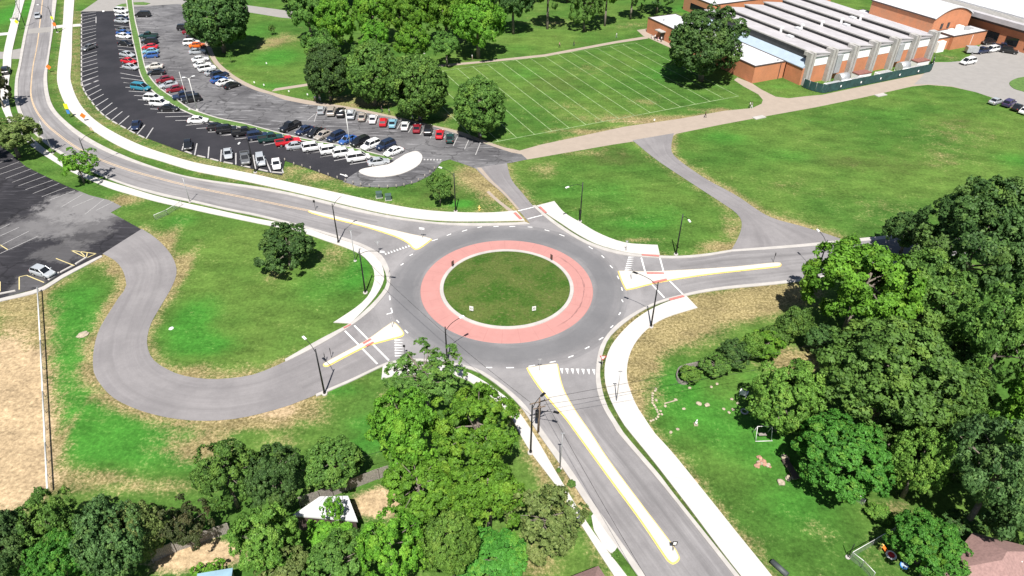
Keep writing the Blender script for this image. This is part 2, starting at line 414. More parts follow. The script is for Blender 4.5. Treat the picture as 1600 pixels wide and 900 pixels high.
N_WALK_R_L = [(103,-22),(100.5,0),(97.5,45),(91.5,90),(89,120),(91,135),(96,150),(103.5,165),(116,180),(135,195),(154.5,210),(180,225),(213,240),(250,251),(300,266),(350,276),(400,286.5),(450,297.5),(500,309.5),(550,322),(600,333),(650,341),(700,345),(760,345.3),(820,344.3)]
N_WALK_R_R = [(118,-22),(116,0),(113,45),(112,90),(110,120),(113,135),(118.5,150),(127,165),(140,180),(159,195),(184.5,210),(216,225),(250,237.5),(300,252.5),(350,262.5),(400,272.5),(450,284),(500,295),(550,306),(600,317),(650,326),(700,330.8),(760,332),(806.5,329)]
N_KERB_L_top = [(55,-22),(50,0),(39,45),(33.5,72),(29,100),(24,122),(22.5,150),(25,165),(30,180),(40,194),(53,208),(72,225),(92,239),(120,255.5),(157,274),(200,290.5),(250,305),(300,315.5),(350,327),(400,337),(450,349.5),(500,363),(550,379.5),(572.5,389),(590,404.5),(601,422.5),(604.5,440),(600,452),(589,466),(572.5,482.5),(547,504.5),(520,519),(490,535),(445,561)]
N_EDGE_L = N_ASPH_L + [(575,385),(595,397.5),(605,412.5),(610,430),(608,450),(597.5,465),(580,484),(550,507.5),(500,537.5),(446,565)]
N_WALK_L_R = [(45,-22),(36,8),(27,45),(19,80),(17,105),(13.5,130),(13,150),(15,165),(19,180),(26,192),(42,208),(60,224),(72.5,234),(100,254),(130,270),(162.5,281),(200,292.5),(237.5,304),(275,313.5),(325,324.5),(400,341),(440,348),(475,355.5),(505,365.5),(535,375),(556,382),(571,388.8),(586,399),(595,411),(599.5,423),(600,437),(594,451),(585,465),(567.5,485),(547.5,505)]
N_WALK_L_L = [(34,-22),(24.5,8),(14,45),(6,80),(4,105),(1,130),(0.5,150),(2,165),(8,180),(14,192),(28,208),(46,225),(62.5,238),(85,252.5),(107.5,266),(140,281),(175,295),(212.5,306),(250,316),(287.5,324),(325,332.5),(400,348),(440,356),(475,364),(505,374.5),(527.5,382),(550,390.5),(565,398),(577,409.5),(583.5,420),(585,436),(580,453),(572,466),(555,481),(521,503.5)]
PATH_IN = [(446,565),(400,584),(362.5,590.5),(325,592),(287.5,587),(262.5,577.5),(240,562.5),(231,545),(230,527.5),(236,505),(250,480),(267.5,450),(276,425),(270,402.5),(255,382.5),(237.5,367.5),(221.5,357.5)]
PATH_OUT = [(493,617),(450,634),(400,648),(362.5,655),(325,657.5),(287.5,656),(250,650),(212.5,639),(175,620),(150,590),(145,567.5),(147.5,540),(156,512.5),(172.5,485),(190,458),(197.5,450),(193,425),(180,407.5),(160,396.5)]
WS_ASPH = [(493,615.5),(520,604),(550,591),(590,572),(605,565.5),(630,561),(650,560),(690,563),(725,570),(750,577.5),(780,597),(802.5,615),(823.5,636),(850,675),(890,730),(925,782.5),(962.5,835),(1009,900),(1048,955)]
WS_KERB = [(494,619),(521,607.5),(551,594.5),(590,575.5),(605,569),(630,564.5),(650,563.5),(690,566.5),(722,573.5),(747,581),(777,601),(799,620),(818,641),(842,678),(882,735),(917,788),(954,840),(997.5,900),(1036,955)]
S_WALK_L_R = [(598,572),(612,566.5),(650,566.5),(690,570),(727.5,580),(760,597.5),(780,612),(798,627),(817.5,652.5),(832.5,675),(850,705),(875,747.5),(905,797),(930,835),(955,868),(980,900),(1015,950)]
S_WALK_L_L = [(596,592),(615,587),(650,584),(690,583),(722.5,590),(750,606),(775,626),(797.5,648),(811,675),(832,710),(870,760),(905,815),(920,838),(937,865),(960,900),(992,950)]
S_ASPH_R = [(1200,387.5)]
SE_ASPH = [(1330,424),(1260,434),(1200,441),(1140,446.5),(1095,453),(1065,460),(1039.5,466.5),(1012,477),(987.5,490),(962.5,507.5),(945,527.5),(935,550),(931,582),(933,609),(942,636),(960,666),(967.5,678),(1025,745),(1075,807.5),(1147.5,900),(1186,950)]
SE_KERB = [(1330,427.5),(1260,438),(1200,445),(1140,450.5),(1095,457),(1065,463.5),(1040,470),(1013,480.5),(990,494),(967.5,511.5),(950.5,530),(941,555),(937.5,580),(940,603),(948,632),(965,661),(977,679),(1031,742),(1050,767.5),(1100,830),(1156,900),(1196,950)]
SE_WALK_L = [(1072,461.5),(1045,470.5),(1017.5,482.5),(992.5,499),(972.5,517.5),(955,540),(946.5,562.5),(944.5,585),(948,607.5),(958.5,634.5),(975,663),(986,677),(1025,725),(1075,790),(1125,857),(1160,902),(1198,950)]
SE_WALK_R = [(1090,480.5),(1050,492.5),(1025,504),(1005,520),(990,540),(981.5,562.5),(979.5,589),(985.5,612),(996,636),(1011,658.5),(1022.5,676),(1050,706),(1100,767.5),(1150,830),(1205,898),(1246,950)]
NE_ASPH = [(832,321),(850,337.5),(875,356.5),(910,377.5),(940,389.5),(975,398),(1030,402.5),(1062.5,403),(1100,400),(1142.5,393),(1200,389),(1260,384.5),(1322,378.5),(1400,371)]
NE_KERB = [(837,320.5),(855,336),(880,354),(910,372.5),(940,385),(975,394),(1002.5,397.8),(1030,399),(1062,399.5),(1100,396.5),(1142,390)]
NE_WALK_O = [(866,314),(882.5,332.5),(907.5,347.5),(932.5,362.5),(962.5,375),(985,380),(1005,381.5),(1027.5,382.5)]
NE_WALK_I = [(838.5,321),(852.5,332.5),(875,347.5),(900,364),(930,380),(962.5,390),(992.5,396),(1031,397.8)]
CPATH_L = [(988,219),(1025,249),(1075,282.5),(1125,315),(1150,332.5),(1159,347.5),(1155,367.5),(1142,392)]
CPATH_R = [(1053,208),(1049,228),(1055,245),(1100,277.5),(1150,305),(1200,337.5),(1250,352.5),(1287.5,364),(1322,376)]
NWP_L = [(742,262),(760,280),(782.5,299.5),(809.5,328),(828,349)]
NWP_R = [(792,255),(799,280),(817,302.5),(832,320.5),(850,338)]
STRIP_L = [(195,-22),(198.5,0),(201,19.5),(204.5,42),(209,64.5),(215,90),(218.5,110),(226,126.5),(239.5,141.5),(257.5,155),(280,168.5),(301,178),(325,188),(347.5,193),(376,198),(403,204),(443.5,213),(469.5,218),(505,225),(532,231),(555,236),(579,243),(610,249)]
STRIP_R = [(204,-22),(206,0),(210,30),(217,60),(222,90),(229,113),(242.5,132),(257.5,144.5),(274,155),(293.5,168.5),(314.5,176.5),(340,184.5),(364,189.5),(385,194),(407.5,200),(445,210),(475,216.5),(502.5,222),(547.5,230),(577.5,238),(614,247)]
LOTB_L = [(127,18),(125.8,45),(125.5,90),(126,128),(130.5,143),(141,156.5),(153,170),(165,181.5),(180,191),(195,199.5),(210,207.5),(225,214),(240,220),(284,236.5),(310,244.5),(334,250),(358,255.5),(385,262),(412,268),(440,274)]
LOTC_R = [(282,6),(290,20),(300,38),(312,55),(318,66),(323,81),(330,96),(339.5,106.5),(355,117.5),(376,131),(400,141.5),(422,147.5),(445,156),(480,163),(520,167.5),(560,173.5),(620,185.5),(680,198.5),(716,209.5),(750,221.5),(780,232),(800,238.5)]

# ------------------------------------------------------------------ ground sheet with grass, dry grass and bare soil
def build_ground():
    xs = np.concatenate([-np.geomspace(230, 4000, 16)[::-1], np.arange(-228, 250, 1.0), np.geomspace(252, 4000, 16)])
    ys = np.concatenate([-np.geomspace(20, 2000, 12)[::-1]+0, np.arange(-18, 310, 1.0), np.geomspace(312, 6000, 18)])
    X, Y = np.meshgrid(xs, ys); nx, ny = len(xs), len(ys)
    P = np.stack([X.ravel(), Y.ravel()], 1)
    dry = np.full(len(P), 0.17); lush = np.zeros(len(P)); soil = np.zeros(len(P)); olive = np.zeros(len(P))
    def blob(a, px, py, rx, ry, s):
        c = G(px, py); wx = (G(px+rx, py)-c).length; wy = (G(px, py+ry)-G(px, py-ry)).length/2
        d2 = ((P[:, 0]-c.x)/wx)**2+((P[:, 1]-c.y)/wy)**2
        a += s*np.exp(-d2*1.2)
    def along(a, px, w, s, off=0.0):
        pts = np.array([[p.x, p.y] for p in resample(catmull([G(x, y) for x, y in px]), 70)])
        lo, hi = pts.min(0)-w*3, pts.max(0)+w*3
        sel = np.where((P[:, 0] > lo[0]) & (P[:, 0] < hi[0]) & (P[:, 1] > lo[1]) & (P[:, 1] < hi[1]))[0]
        if not len(sel): return
        Q = P[sel]; d = np.full(len(sel), 1e9)
        for i in range(len(pts)-1):
            ab = pts[i+1]-pts[i]; L2 = max(ab@ab, 1e-9)
            t = np.clip(((Q-pts[i])@ab)/L2, 0, 1)
            e = Q-pts[i]-t[:, None]*ab
            d = np.minimum(d, np.hypot(e[:, 0], e[:, 1]))
        a[sel] += s*np.exp(-(d/w)**2)
    for t in [(150,750,60,18,.6),(92,690,8,70,.4),(300,700,60,22,.7),(335,690,30,20,.5),(430,658,70,16,.7),(470,640,45,14,.5),(250,760,70,16,.5),(340,735,20,25,.4),
              (262,375,18,30,.55),(288,415,16,32,.6),(185,315,22,12,.7),(215,312,25,10,.4),(520,400,28,34,.45),(430,428,25,12,.5),(330,575,40,12,.4),(180,420,12,14,.5),
              (1040,512,70,22,.9),(1130,478,80,18,.9),(1215,458,50,12,.8),(1000,545,25,35,.8),(905,238,70,7,.35),(1000,375,30,5,.6),(1120,385,28,8,.6),(1140,355,16,25,.4),(850,265,25,14,.5),
              (745,285,35,16,.6),(765,305,22,20,.6),(715,272,20,12,.5),(1470,245,50,14,.3),(1220,290,60,14,.22),(920,108,45,12,.25),(890,168,50,8,.28),(1010,160,30,7,.4),(1000,185,120,7,.6),(1120,172,50,4,.5),(900,205,60,6,.5),
              (442,62,30,12,.5),(412,72,18,10,.4),(580,163,60,5,.7),(540,155,50,6,.6),(700,180,15,14,.4),(500,276,45,9,.7),(560,288,40,6,.6),(465,262,20,8,.6),(1275,825,34,18,.3),(1250,560,45,20,.8),(1225,575,40,20,.5),(1400,795,30,14,.6),(1380,860,40,25,.35),
              (840,690,14,40,.5),(850,750,16,30,.4),(835,870,50,40,.6),(1230,350,60,20,.25),(1380,330,80,25,.2),(1500,210,80,25,.25),(960,330,60,20,.15),(1195,112,30,10,.2),(1480,90,30,6,.3),(600,620,25,14,.35),(620,640,25,12,.4),(440,690,35,10,.35),(860,35,40,8,.4),(720,62,40,6,.4),(990,40,40,8,.3)]:
        blob(dry, *t)
    for t in [(445,655,10,8,.2),(445,645,35,12,.6),(335,695,14,10,.5),(170,318,10,5,.5),(590,785,40,26,1.4),(320,865,70,24,1.4),(265,875,30,20,.6),(1135,482,80,10,.28),(1040,515,60,16,.25),(760,300,14,14,.4),(985,608,5,12,.9),(355,110,3,2,.4),(842,696,6,5,.8),(985,190,70,3,.5),(1240,560,20,8,.4)]:
        blob(soil, *t)
    for t in [(562,425,24,32,.9),(500,450,60,40,.5),(300,500,45,45,.9),(330,540,60,22,.8),(280,345,40,14,.7),(108,560,20,70,.6),(240,690,60,14,.6),(1330,640,60,80,.4),(880,300,40,20,.4),(1050,330,50,20,.4),(150,690,40,30,.5),(722,318,22,7,1.3),(1100,650,110,70,.7),(1250,790,90,60,.6),(1050,600,40,40,.5),(1200,700,60,40,.5),
              (960,300,60,30,.5),(1000,350,70,15,.6),(430,90,60,20,.7),(400,50,40,20,.5),(820,115,60,20,.4),(1050,115,60,20,.6),(1130,215,60,15,.6),(1240,245,70,18,.5),(1400,180,80,18,.4),(1590,250,60,15,.6),(1300,330,60,15,.3),(1220,135,40,8,.4),(520,610,60,14,.7),(580,660,60,20,.6),(600,690,60,18,.5),(20,20,40,30,1.0),(1080,15,40,8,.8),(430,135,60,8,.6),(810,75,60,8,.4),(940,130,60,14,.3),(1480,100,30,5,.6),(130,130,5,60,.0),(560,700,40,20,.4),(1180,590,40,20,.4),(1110,520,50,14,.5)]:
        blob(lush, *t)
    for t in [(870,130,60,16,.6),(960,245,60,20,.7),(1300,250,80,16,.5),(1500,195,70,18,.5),(1420,260,90,18,.45),(260,490,25,40,.4),(1060,270,30,12,.4),(90,480,25,40,.4),(150,640,25,30,.3),(1060,130,60,16,.3),(550,450,30,20,.2),(700,290,60,18,.6),(680,310,60,12,.4)]:
        blob(olive, *t)
    along(soil, [(5,545),(8,640),(12,760)], 4.6, .85); along(soil, [(38,570),(42,650),(48,760)], 2.4, .75); along(dry, [(30,480),(34,600),(40,760)], 4.5, .7)
    along(dry, [(985,600),(998,548),(1050,512),(1130,482),(1245,455)], 4.5, .55); along(olive, [(1000,548),(1050,512),(1130,482),(1245,455)], 5, .4)
    along(lush, [(112,470),(104,540),(112,610),(150,665),(220,692),(312,697)], 5.0, .9)
    along(dry, PATH_IN, 1.6, .55); along(dry, PATH_OUT, 1.9, .7); along(soil, PATH_OUT[:10], 1.1, .35)
    along(dry, NWP_L, 2.2, .5); along(dry, NWP_R, 2.0, .4); along(dry, CPATH_L, 1.8, .3); along(dry, CPATH_R, 1.6, .55); along(soil, CPATH_R, .9, .25)
    along(dry, LOTB_L, 2.2, .3); along(olive, LOTB_L, 3.0, .5); along(dry, N_WALK_R_R, 1.2, .3); along(dry, N_WALK_R_L, 1.4, .3); along(olive, N_KERB_R, 2.2, .4)
    along(dry, LOTC_R, 2.5, .35); along(dry, NE_ASPH[6:10], 2.5, .4); along(dry, SE_WALK_R, 1.1, .5); along(soil, SE_WALK_R[3:], .6, .3); along(dry, S_WALK_L_L[7:], 1.2, .4)
    along(dry, WS_KERB[12:16], 0.9, .9); along(soil, WS_KERB[12:16], 0.7, .45); along(olive, SE_WALK_L, 1.0, .8); along(olive, NE_WALK_I, 1.0, .8); along(olive, N_WALK_L_R, 1.0, .5)
    along(dry, [(62,455),(70,600),(78,765)], 1.2, .3); along(dry, [(0,475),(60,462),(160,402)], 1.2, .4)
    along(dry, [(845,228),(975,198),(1062,186),(1132,174)], 1.6, .4)
    me = bpy.data.meshes.new('ground')
    V = np.zeros((len(P), 3), np.float32); V[:, :2] = P
    rr = np.hypot(P[:, 0], P[:, 1]-140)
    idx = np.arange(nx*ny).reshape(ny, nx)
    F = np.stack([idx[:-1, :-1], idx[:-1, 1:], idx[1:, 1:], idx[1:, :-1]], -1).reshape(-1, 4)
    me.vertices.add(len(P)); me.vertices.foreach_set('co', V.ravel())
    me.loops.add(F.size); me.loops.foreach_set('vertex_index', F.ravel().astype(np.int32))
    me.polygons.add(len(F)); me.polygons.foreach_set('loop_start', np.arange(0, F.size, 4, dtype=np.int32))
    me.polygons.foreach_set('loop_total', np.full(len(F), 4, np.int32)); me.update(calc_edges=True)
    at = me.attributes.new('cover', 'FLOAT_COLOR', 'POINT')
    at.data.foreach_set('color', np.clip(np.stack([dry, lush, soil, olive], 1), 0, 1.5).astype(np.float32).ravel())
    m, ns, ls, b = new_mat('lawn')
    a = ns.new('ShaderNodeAttribute'); a.attribute_name = 'cover'
    sp = ns.new('ShaderNodeSeparateColor'); ls.new(a.outputs['Color'], sp.inputs[0])
    p = geopos(ns)
    n1 = noise(ns, ls, p, 0.035, 4, 0.6); n2 = noise(ns, ls, p, 0.28, 5, 0.65); n3 = noise(ns, ls, p, 1.7, 5, 0.75); n4 = noise(ns, ls, p, 2.8, 5, 0.85)
    c = mixc(ns, ls, smooth(ns, ls, n1, 0.35, 0.65), (0.046, 0.110, 0.018), (0.084, 0.146, 0.028))
    lf = math_(ns, ls, 'MULTIPLY_ADD', n2, 0.7); lf.node.inputs[2].default_value = -0.35
    lf = smooth(ns, ls, math_(ns, ls, 'ADD', lf, sp.outputs[1]), 0.12, 0.85)
    c = mixc(ns, ls, lf, c, (0.042, 0.155, 0.020))
    of = math_(ns, ls, 'MULTIPLY_ADD', n2, 0.9); of.node.inputs[2].default_value = -0.45
    of = smooth(ns, ls, math_(ns, ls, 'ADD', of, a.outputs['Alpha']), 0.15, 0.85)
    c = mixc(ns, ls, math_(ns, ls, 'MULTIPLY', of, 0.8), c, (0.055, 0.074, 0.020))
    mix = math_(ns, ls, 'MULTIPLY_ADD', math_(ns, ls, 'ADD', n2, n3), 1.0); mix.node.inputs[2].default_value = -1.0
    mix2 = math_(ns, ls, 'MULTIPLY_ADD', n4, 0.9); mix2.node.inputs[2].default_value = -0.45
    mix = math_(ns, ls, 'ADD', mix, mix2)
    df = smooth(ns, ls, math_(ns, ls, 'ADD', mix, sp.outputs[0]), 0.28, 0.92)
    straw = mixc(ns, ls, smooth(ns, ls, n4, 0.35, 0.7), (0.135, 0.108, 0.042), (0.33, 0.27, 0.14))
    c = mixc(ns, ls, df, c, straw)
    sf = smooth(ns, ls, math_(ns, ls, 'ADD', mix, sp.outputs[2]), 0.25, 0.75)
    sc = mixc(ns, ls, n3, (0.27, 0.19, 0.108), (0.45, 0.345, 0.215))
    c = mixc(ns, ls, sf, c, sc)
    g = math_(ns, ls, 'MULTIPLY_ADD', n4, 1.3); g.node.inputs[2].default_value = 0.35
    c = mixc(ns, ls, 1.0, c, g, 'MULTIPLY')
    g = math_(ns, ls, 'MULTIPLY_ADD', math_(ns, ls, 'ADD', n3, noise(ns, ls, scaled(ns, ls, p, (.5, .9, 1), (0, 0, .5)), 0.35, 6, 0.7)), 1.7); g.node.inputs[2].default_value = -0.68
    c = mixc(ns, ls, 1.0, c, g, 'MULTIPLY')
    ls.new(c, b.inputs['Base Color']); b.inputs['Roughness'].default_value = 1.0; b.inputs['Specular IOR Level'].default_value = 0.1
    bump(ns, ls, n4, b, 0.5, 0.06)
    me.materials.append(m)
    return struct(link(bpy.data.objects.new('ground', me)))
build_ground()

# ------------------------------------------------------------------ roads, paths and lots (each sheet a few mm above the one below)
sheet('concrete_lane', [(800,238.5),(845,226),(975,198),(1062,185.5),(1132,173),(1175,169),(1190,162),(1192,156),(1185,147.5),(1162,135),(1147,125),(1152,121),(1174,129.5),(1190,140),(1212,151),(1232,153.5),(1262,150),(1285,148),(1370,130),(1452,113),(1457,97),(1482,97),(1507,95),(1522,82),(1535,68),(1545,60),(1535,45),(1530,30),(1600,40),(1720,60),(1720,300),(1600,177),(1550,152.5),(1525,144),(1487,135.5),(1450,132.5),(1425,135),(1350,152),(1275,167.5),(1200,181),(1125,195),(1057,209),(1046,216),(990,221),(957,226),(825,249),(812,249)], 0.012, MT['tan'])
sheet('parking_court', [(1457,98),(1482,97),(1507,95),(1530,72),(1545,60),(1540,40),(1600,40),(1720,60),(1720,270),(1610,184),(1550,152),(1525,144),(1487,134.5),(1450,131.5),(1428,132),(1440,120)], 0.016, MT['pad'])
sheet('lawn_island', [(1577,130),(1584,124),(1600,120),(1640,118),(1660,150),(1620,150),(1600,143),(1584,138)], 0.10, MT['grassblade'], 3, 0.1)
sheet('entrance_court', [(125,19),(140,9),(153,0),(157,-14),(310,-14),(296,0),(283,8),(207,10.5),(201,20)], 0.02, MT['pad'])
for i, p in enumerate([[(181,9.5),(190,6),(200,5),(200,10)], [(208,3.5),(224,3),(235,5),(228,7.5),(209,7)]]):
    sheet('grass_island', p, 0.12, MT['grassblade'], 0, 0.12)
sheet('side_driveway', [(-30,80),(4,81),(36,75),(36,92),(28,92),(3,92),(-30,93)], 0.02, MT['pad'])
sheet('footpath', [(-20,53),(24,49.5),(23,53.5),(-20,57.5)], 0.016, MT['walkplain'])
sheet('crossing_path', [(84,40),(99,38.5),(98,43),(83,45)], 0.016, MT['walkplain'])
sheet('crossing_path', [(112,38),(126,37),(126,41),(112,42)], 0.016, MT['walkplain'])
sheet('crossing_slab', [(45,45),(80,42),(78,50),(43,53)], 0.062, MT['pad'])
FAR = [(370,6),(400,10),(430,14),(470,20),(470,30),(440,27.5),(400,21),(375,17)]
sheet('far_street', FAR, 0.012, MT['pad'])
sheet('footpath', [(430,138),(480,130.5),(560,122),(640,110),(690,100.5),(750,95.5),(850,85),(960,64.5),(1010,56.5),(1013,60),(963,67.5),(852,88.5),(750,98.5),(692,104),(642,114),(562,126),(482,134),(424,143)], 0.02, MT['tan'])
sheet('footpath', [(995,47),(1012,44.5),(1022,52),(1055,72),(1048,75),(1015,60),(1005,56)], 0.024, MT['tan'])
strip('footpath', [(318,58),(323,76),(331,94),(343,108),(357,118.5),(378,131.5),(402,142),(424,148),(447,157),(480,163.5),(520,168),(560,174),(620,186),(680,199),(716,210),(750,222),(780,232),(800,238.5)],
      [(326,58),(332.5,80),(340,95),(352,107),(370,120.5),(392.5,132.5),(415,141),(440,148),(480,156.5),(540,166),(600,178),(660,192),(714,204),(746,215),(784,229),(812,235)], 0.03, MT['tan'])
strip('dirt_track', [(760,300),(775,314),(795,330)], [(764,298),(779,312),(803,330)], 0.01, MT['tan'])
sheet('west_parking_lot', [(-30,214),(0,226),(20,242),(40,260),(72.5,276),(105,291),(140,305),(170,312.5),(190,322.5),(173,332),(192.5,342.5),(221.5,358.5),(160,398),(135,409.5),(95,430),(60,450.5),(0,466),(-30,474)], 0.034, MT['lot_west'])
strip('kerb', [(-30,474),(0,466),(60,450.5),(95,430),(135,409.5),(158,398.5)], [(-30,478),(0,470.5),(62,455.5),(98,434),(138,412.5),(160,400.5)], 0.15, MT['kerb'], 0.14)
# school car park: sealed band, grass strip, old grey band
RB = [(201,19)]+STRIP_L[3:]+[(616,251.5),(607.5,256),(582,260.5),(567,263.5),(561,266.5),(549,274),(537,282.5),(525,279),(499,269.5),(472,260),(445.5,251.5),(443,262),(441,275)]
sheet('sealed_parking_lot', LOTB_L[::-1]+[(127,18),(180,17)]+RB, 0.042, MT['lot_new'])
LC = LOTC_R+[(815,241),(824,249),(800,254),(790,255.5),(750,266),(725,256.5),(702.5,249),(690,252.5),(675,272.5),(650,285),(625,291),(600,293),(560,291.5),(536,284)]
sheet('old_parking_lot', [(207,10.5)]+LC+[(537,282.5),(549,274),(561,266.5)]+STRIP_R[::-1][:-2], 0.034, MT['lot_old'])
bm = bmesh.new(); band(bm, STRIP_L, STRIP_R, 0.09, 0.09); struct(obj('grass_strip', bm, MT['grassblade']))
for A, s in ((STRIP_L, -1), (STRIP_R, 1)):
    B = [(x+s*1.6, y-s*0.9) for x, y in A]
    strip('kerb', A, B, 0.14, MT['kerb'], 0.13)
sheet('painted_island', [(618,250),(626,245),(636,239.5),(649.5,236),(657,239.5),(660,246),(655.5,256),(642,265),(624,272),(600,276),(579,275.3),(564,270.5),(561,266.8),(567,263.5),(582,260.5),(607.5,256)], 0.16, MT['walkplain'], 3, 0.15)
# carriageways
strip('north_road', N_ASPH_L, N_ASPH_R, 0.046, MT['road'], None, 6)
strip('east_road', SE_ASPH[:5]+[(1065,460)], [(1400,371),(1322,378.5),(1260,384.5),(1200,389),(1142.5,393),(1100,400),(1062.5,403)], 0.046, MT['road'], None, 6)
strip('east_road', [(1330,424),(1600,382),(1750,358)], [(1400,371),(1640,346),(1780,330)], 0.044, MT['road'], None, 6)
strip('gutter', [(1142,390),(1200,385.5),(1260,380.5),(1322,374),(1400,366.5),(1640,342)], [(1142.5,393),(1200,389.5),(1260,385),(1322,379),(1400,371.5),(1640,346.5)], 0.054, MT['kerb'])
strip('south_road', WS_ASPH[11:], [(933,609),(942,636),(960,666),(967.5,678),(1025,745),(1075,807.5),(1147.5,900),(1186,950)], 0.046, MT['road'], None, 6)
strip('campus_path', PATH_IN, PATH_OUT, 0.038, MT['path'], None, 6)
strip('campus_path', [(580,484),(550,507.5),(500,537.5),(446,565),(438,568)], [(610,564.5),(590,572),(550,591),(493,615.5),(484,619.5)], 0.045, MT['path'], None, 6)
strip('connector_path', CPATH_L, CPATH_R, 0.03, MT['path'], None, 6)
strip('link_path', NWP_L, NWP_R, 0.038, MT['path'], None, 6)
strip('dirt_edge', [(745,262),(763,282),(785,301),(808,327)], [(752,262),(769,282),(791,303),(812,327)], 0.05, MT['tan'])
def roundabout():
    out = [(650,345.5),(700,350.5),(750,352.3),(800,351.3),(827,349.5)]+[(850,338)]+NE_ASPH[2:8]+[(1065,460)]+SE_ASPH[6:15]+[(835.5,651)]+WS_ASPH[5:13][::-1]+[(590,572)]+[(550,507.5),(580,484),(597.5,465),(608,450),(610,430),(605,412.5),(595,397.5),(575,385),(550,375),(600,339)]
    m = asphalt('roundabout_asphalt', (0.18, 0.172, 0.174), (0.232, 0.222, 0.224), 0.1, 0.34)
    ns, ls = m.node_tree.nodes, m.node_tree.links; b = ns['Principled BSDF']
    src = b.inputs['Base Color'].links[0].from_socket
    p = geopos(ns); sub = ns.new('ShaderNodeVectorMath'); sub.operation = 'SUBTRACT'; ls.new(p, sub.inputs[0]); sub.inputs[1].default_value = (CX, CY, 0)
    ln = ns.new('ShaderNodeVectorMath'); ln.operation = 'LENGTH'; ls.new(sub.outputs[0], ln.inputs[0])
    sp = ns.new('ShaderNodeSeparateXYZ'); ls.new(sub.outputs[0], sp.inputs[0])
    ang = math_(ns, ls, 'ARCTAN2', sp.outputs[1], sp.outputs[0])
    cb = ns.new('ShaderNodeCombineXYZ'); ls.new(math_(ns, ls, 'MULTIPLY', ln.outputs['Value'], 0.9), cb.inputs[0]); ls.new(math_(ns, ls, 'MULTIPLY', ang, 1.1), cb.inputs[1])
    w = noise(ns, ls, cb.outputs[0], 1.0, 4, 0.6)
    w = math_(ns, ls, 'MULTIPLY_ADD', w, 5.0); w.node.inputs[2].default_value = -2.5
    r = math_(ns, ls, 'ADD', ln.outputs['Value'], w)
    dk = math_(ns, ls, 'MULTIPLY', smooth(ns, ls, r, 13.0, 15.4), smooth(ns, ls, r, 20.6, 16.6))
    c = mixc(ns, ls, math_(ns, ls, 'MULTIPLY', dk, 0.62), src, (0.10, 0.102, 0.109))
    lt = math_(ns, ls, 'MULTIPLY', smooth(ns, ls, r, 18.8, 20.0), smooth(ns, ls, r, 22.5, 20.6))
    c = mixc(ns, ls, math_(ns, ls, 'MULTIPLY', lt, 0.3), c, (0.30, 0.285, 0.285))
    ls.new(c, b.inputs['Base Color'])
    # apron: radial joints, scuffs
    ap = MT['pink']; ns, ls = ap.node_tree.nodes, ap.node_tree.links; b = ns['Principled BSDF']; c = b.inputs['Base Color'].links[0].from_socket
    sub = ns.new('ShaderNodeVectorMath'); sub.operation = 'SUBTRACT'; ls.new(geopos(ns), sub.inputs[0]); sub.inputs[1].default_value = (CX, CY, 0)
    sp = ns.new('ShaderNodeSeparateXYZ'); ls.new(sub.outputs[0], sp.inputs[0]); ang = math_(ns, ls, 'ARCTAN2', sp.outputs[1], sp.outputs[0])
    ln = ns.new('ShaderNodeVectorMath'); ln.operation = 'LENGTH'; ls.new(sub.outputs[0], ln.inputs[0])
    j = smooth(ns, ls, math_(ns, ls, 'PINGPONG', math_(ns, ls, 'MULTIPLY', ang, 12.4), 1.25), 0.07, 0.0)
    c = mixc(ns, ls, math_(ns, ls, 'MULTIPLY', j, 0.3), c, (0.24, 0.10, 0.09))
    cb = ns.new('ShaderNodeCombineXYZ'); ls.new(math_(ns, ls, 'MULTIPLY', ln.outputs['Value'], 1.6), cb.inputs[0]); ls.new(math_(ns, ls, 'MULTIPLY', ang, 2.2), cb.inputs[1])
    w = noise(ns, ls, cb.outputs[0], 1.0, 5, 0.7)
    c = mixc(ns, ls, math_(ns, ls, 'MULTIPLY', smooth(ns, ls, w, 0.55, 0.75), 0.35), c, (0.26, 0.125, 0.115))
    sc_ = math_(ns, ls, 'ABSOLUTE', math_(ns, ls, 'SUBTRACT', math_(ns, ls, 'ADD', ln.outputs['Value'], math_(ns, ls, 'MULTIPLY', w, 1.6)), 13.35))
    sc_ = math_(ns, ls, 'MULTIPLY', smooth(ns, ls, sc_, 0.14, 0.03), smooth(ns, ls, math_(ns, ls, 'ABSOLUTE', math_(ns, ls, 'ADD', ang, 0.05)), 0.95, 0.6))
    c = mixc(ns, ls, math_(ns, ls, 'MULTIPLY', sc_, 0.55), c, (0.10, 0.06, 0.06))
    ls.new(c, b.inputs['Base Color'])
    sheet('roundabout_road', out, 0.052, m)
CX, CY, R1, R2 = -0.846, 91.12, 10.9, 13.99
roundabout()
# pink truck apron, kerb ring, grassed central island
def ring(bm, r0, z0, r1, z1, n=96, mi=0):
    A = [bm.verts.new((CX+r0*math.cos(2*math.pi*k/n), CY+r0*math.sin(2*math.pi*k/n), z0)) for k in range(n)]
    B = [bm.verts.new((CX+r1*math.cos(2*math.pi*k/n), CY+r1*math.sin(2*math.pi*k/n), z1)) for k in range(n)]
    for k in range(n):
        f = bm.faces.new((A[k], B[k], B[(k+1) % n], A[(k+1) % n])); f.material_index = mi; f.smooth = abs(z1-z0) < .05
bm = bmesh.new(); ring(bm, R1-.05, 0.17, R2-.06, 0.12); ring(bm, R2-.06, 0.12, R2, 0.03); struct(obj('truck_apron', bm, MT['pink']))
bm = bmesh.new(); ring(bm, R1-.62, 0.30, R1-.05, 0.29); ring(bm, R1-.05, 0.29, R1, 0.1); ring(bm, R1-.68, 0.1, R1-.62, 0.30); struct(obj('island_kerb', bm, MT['kerb']))
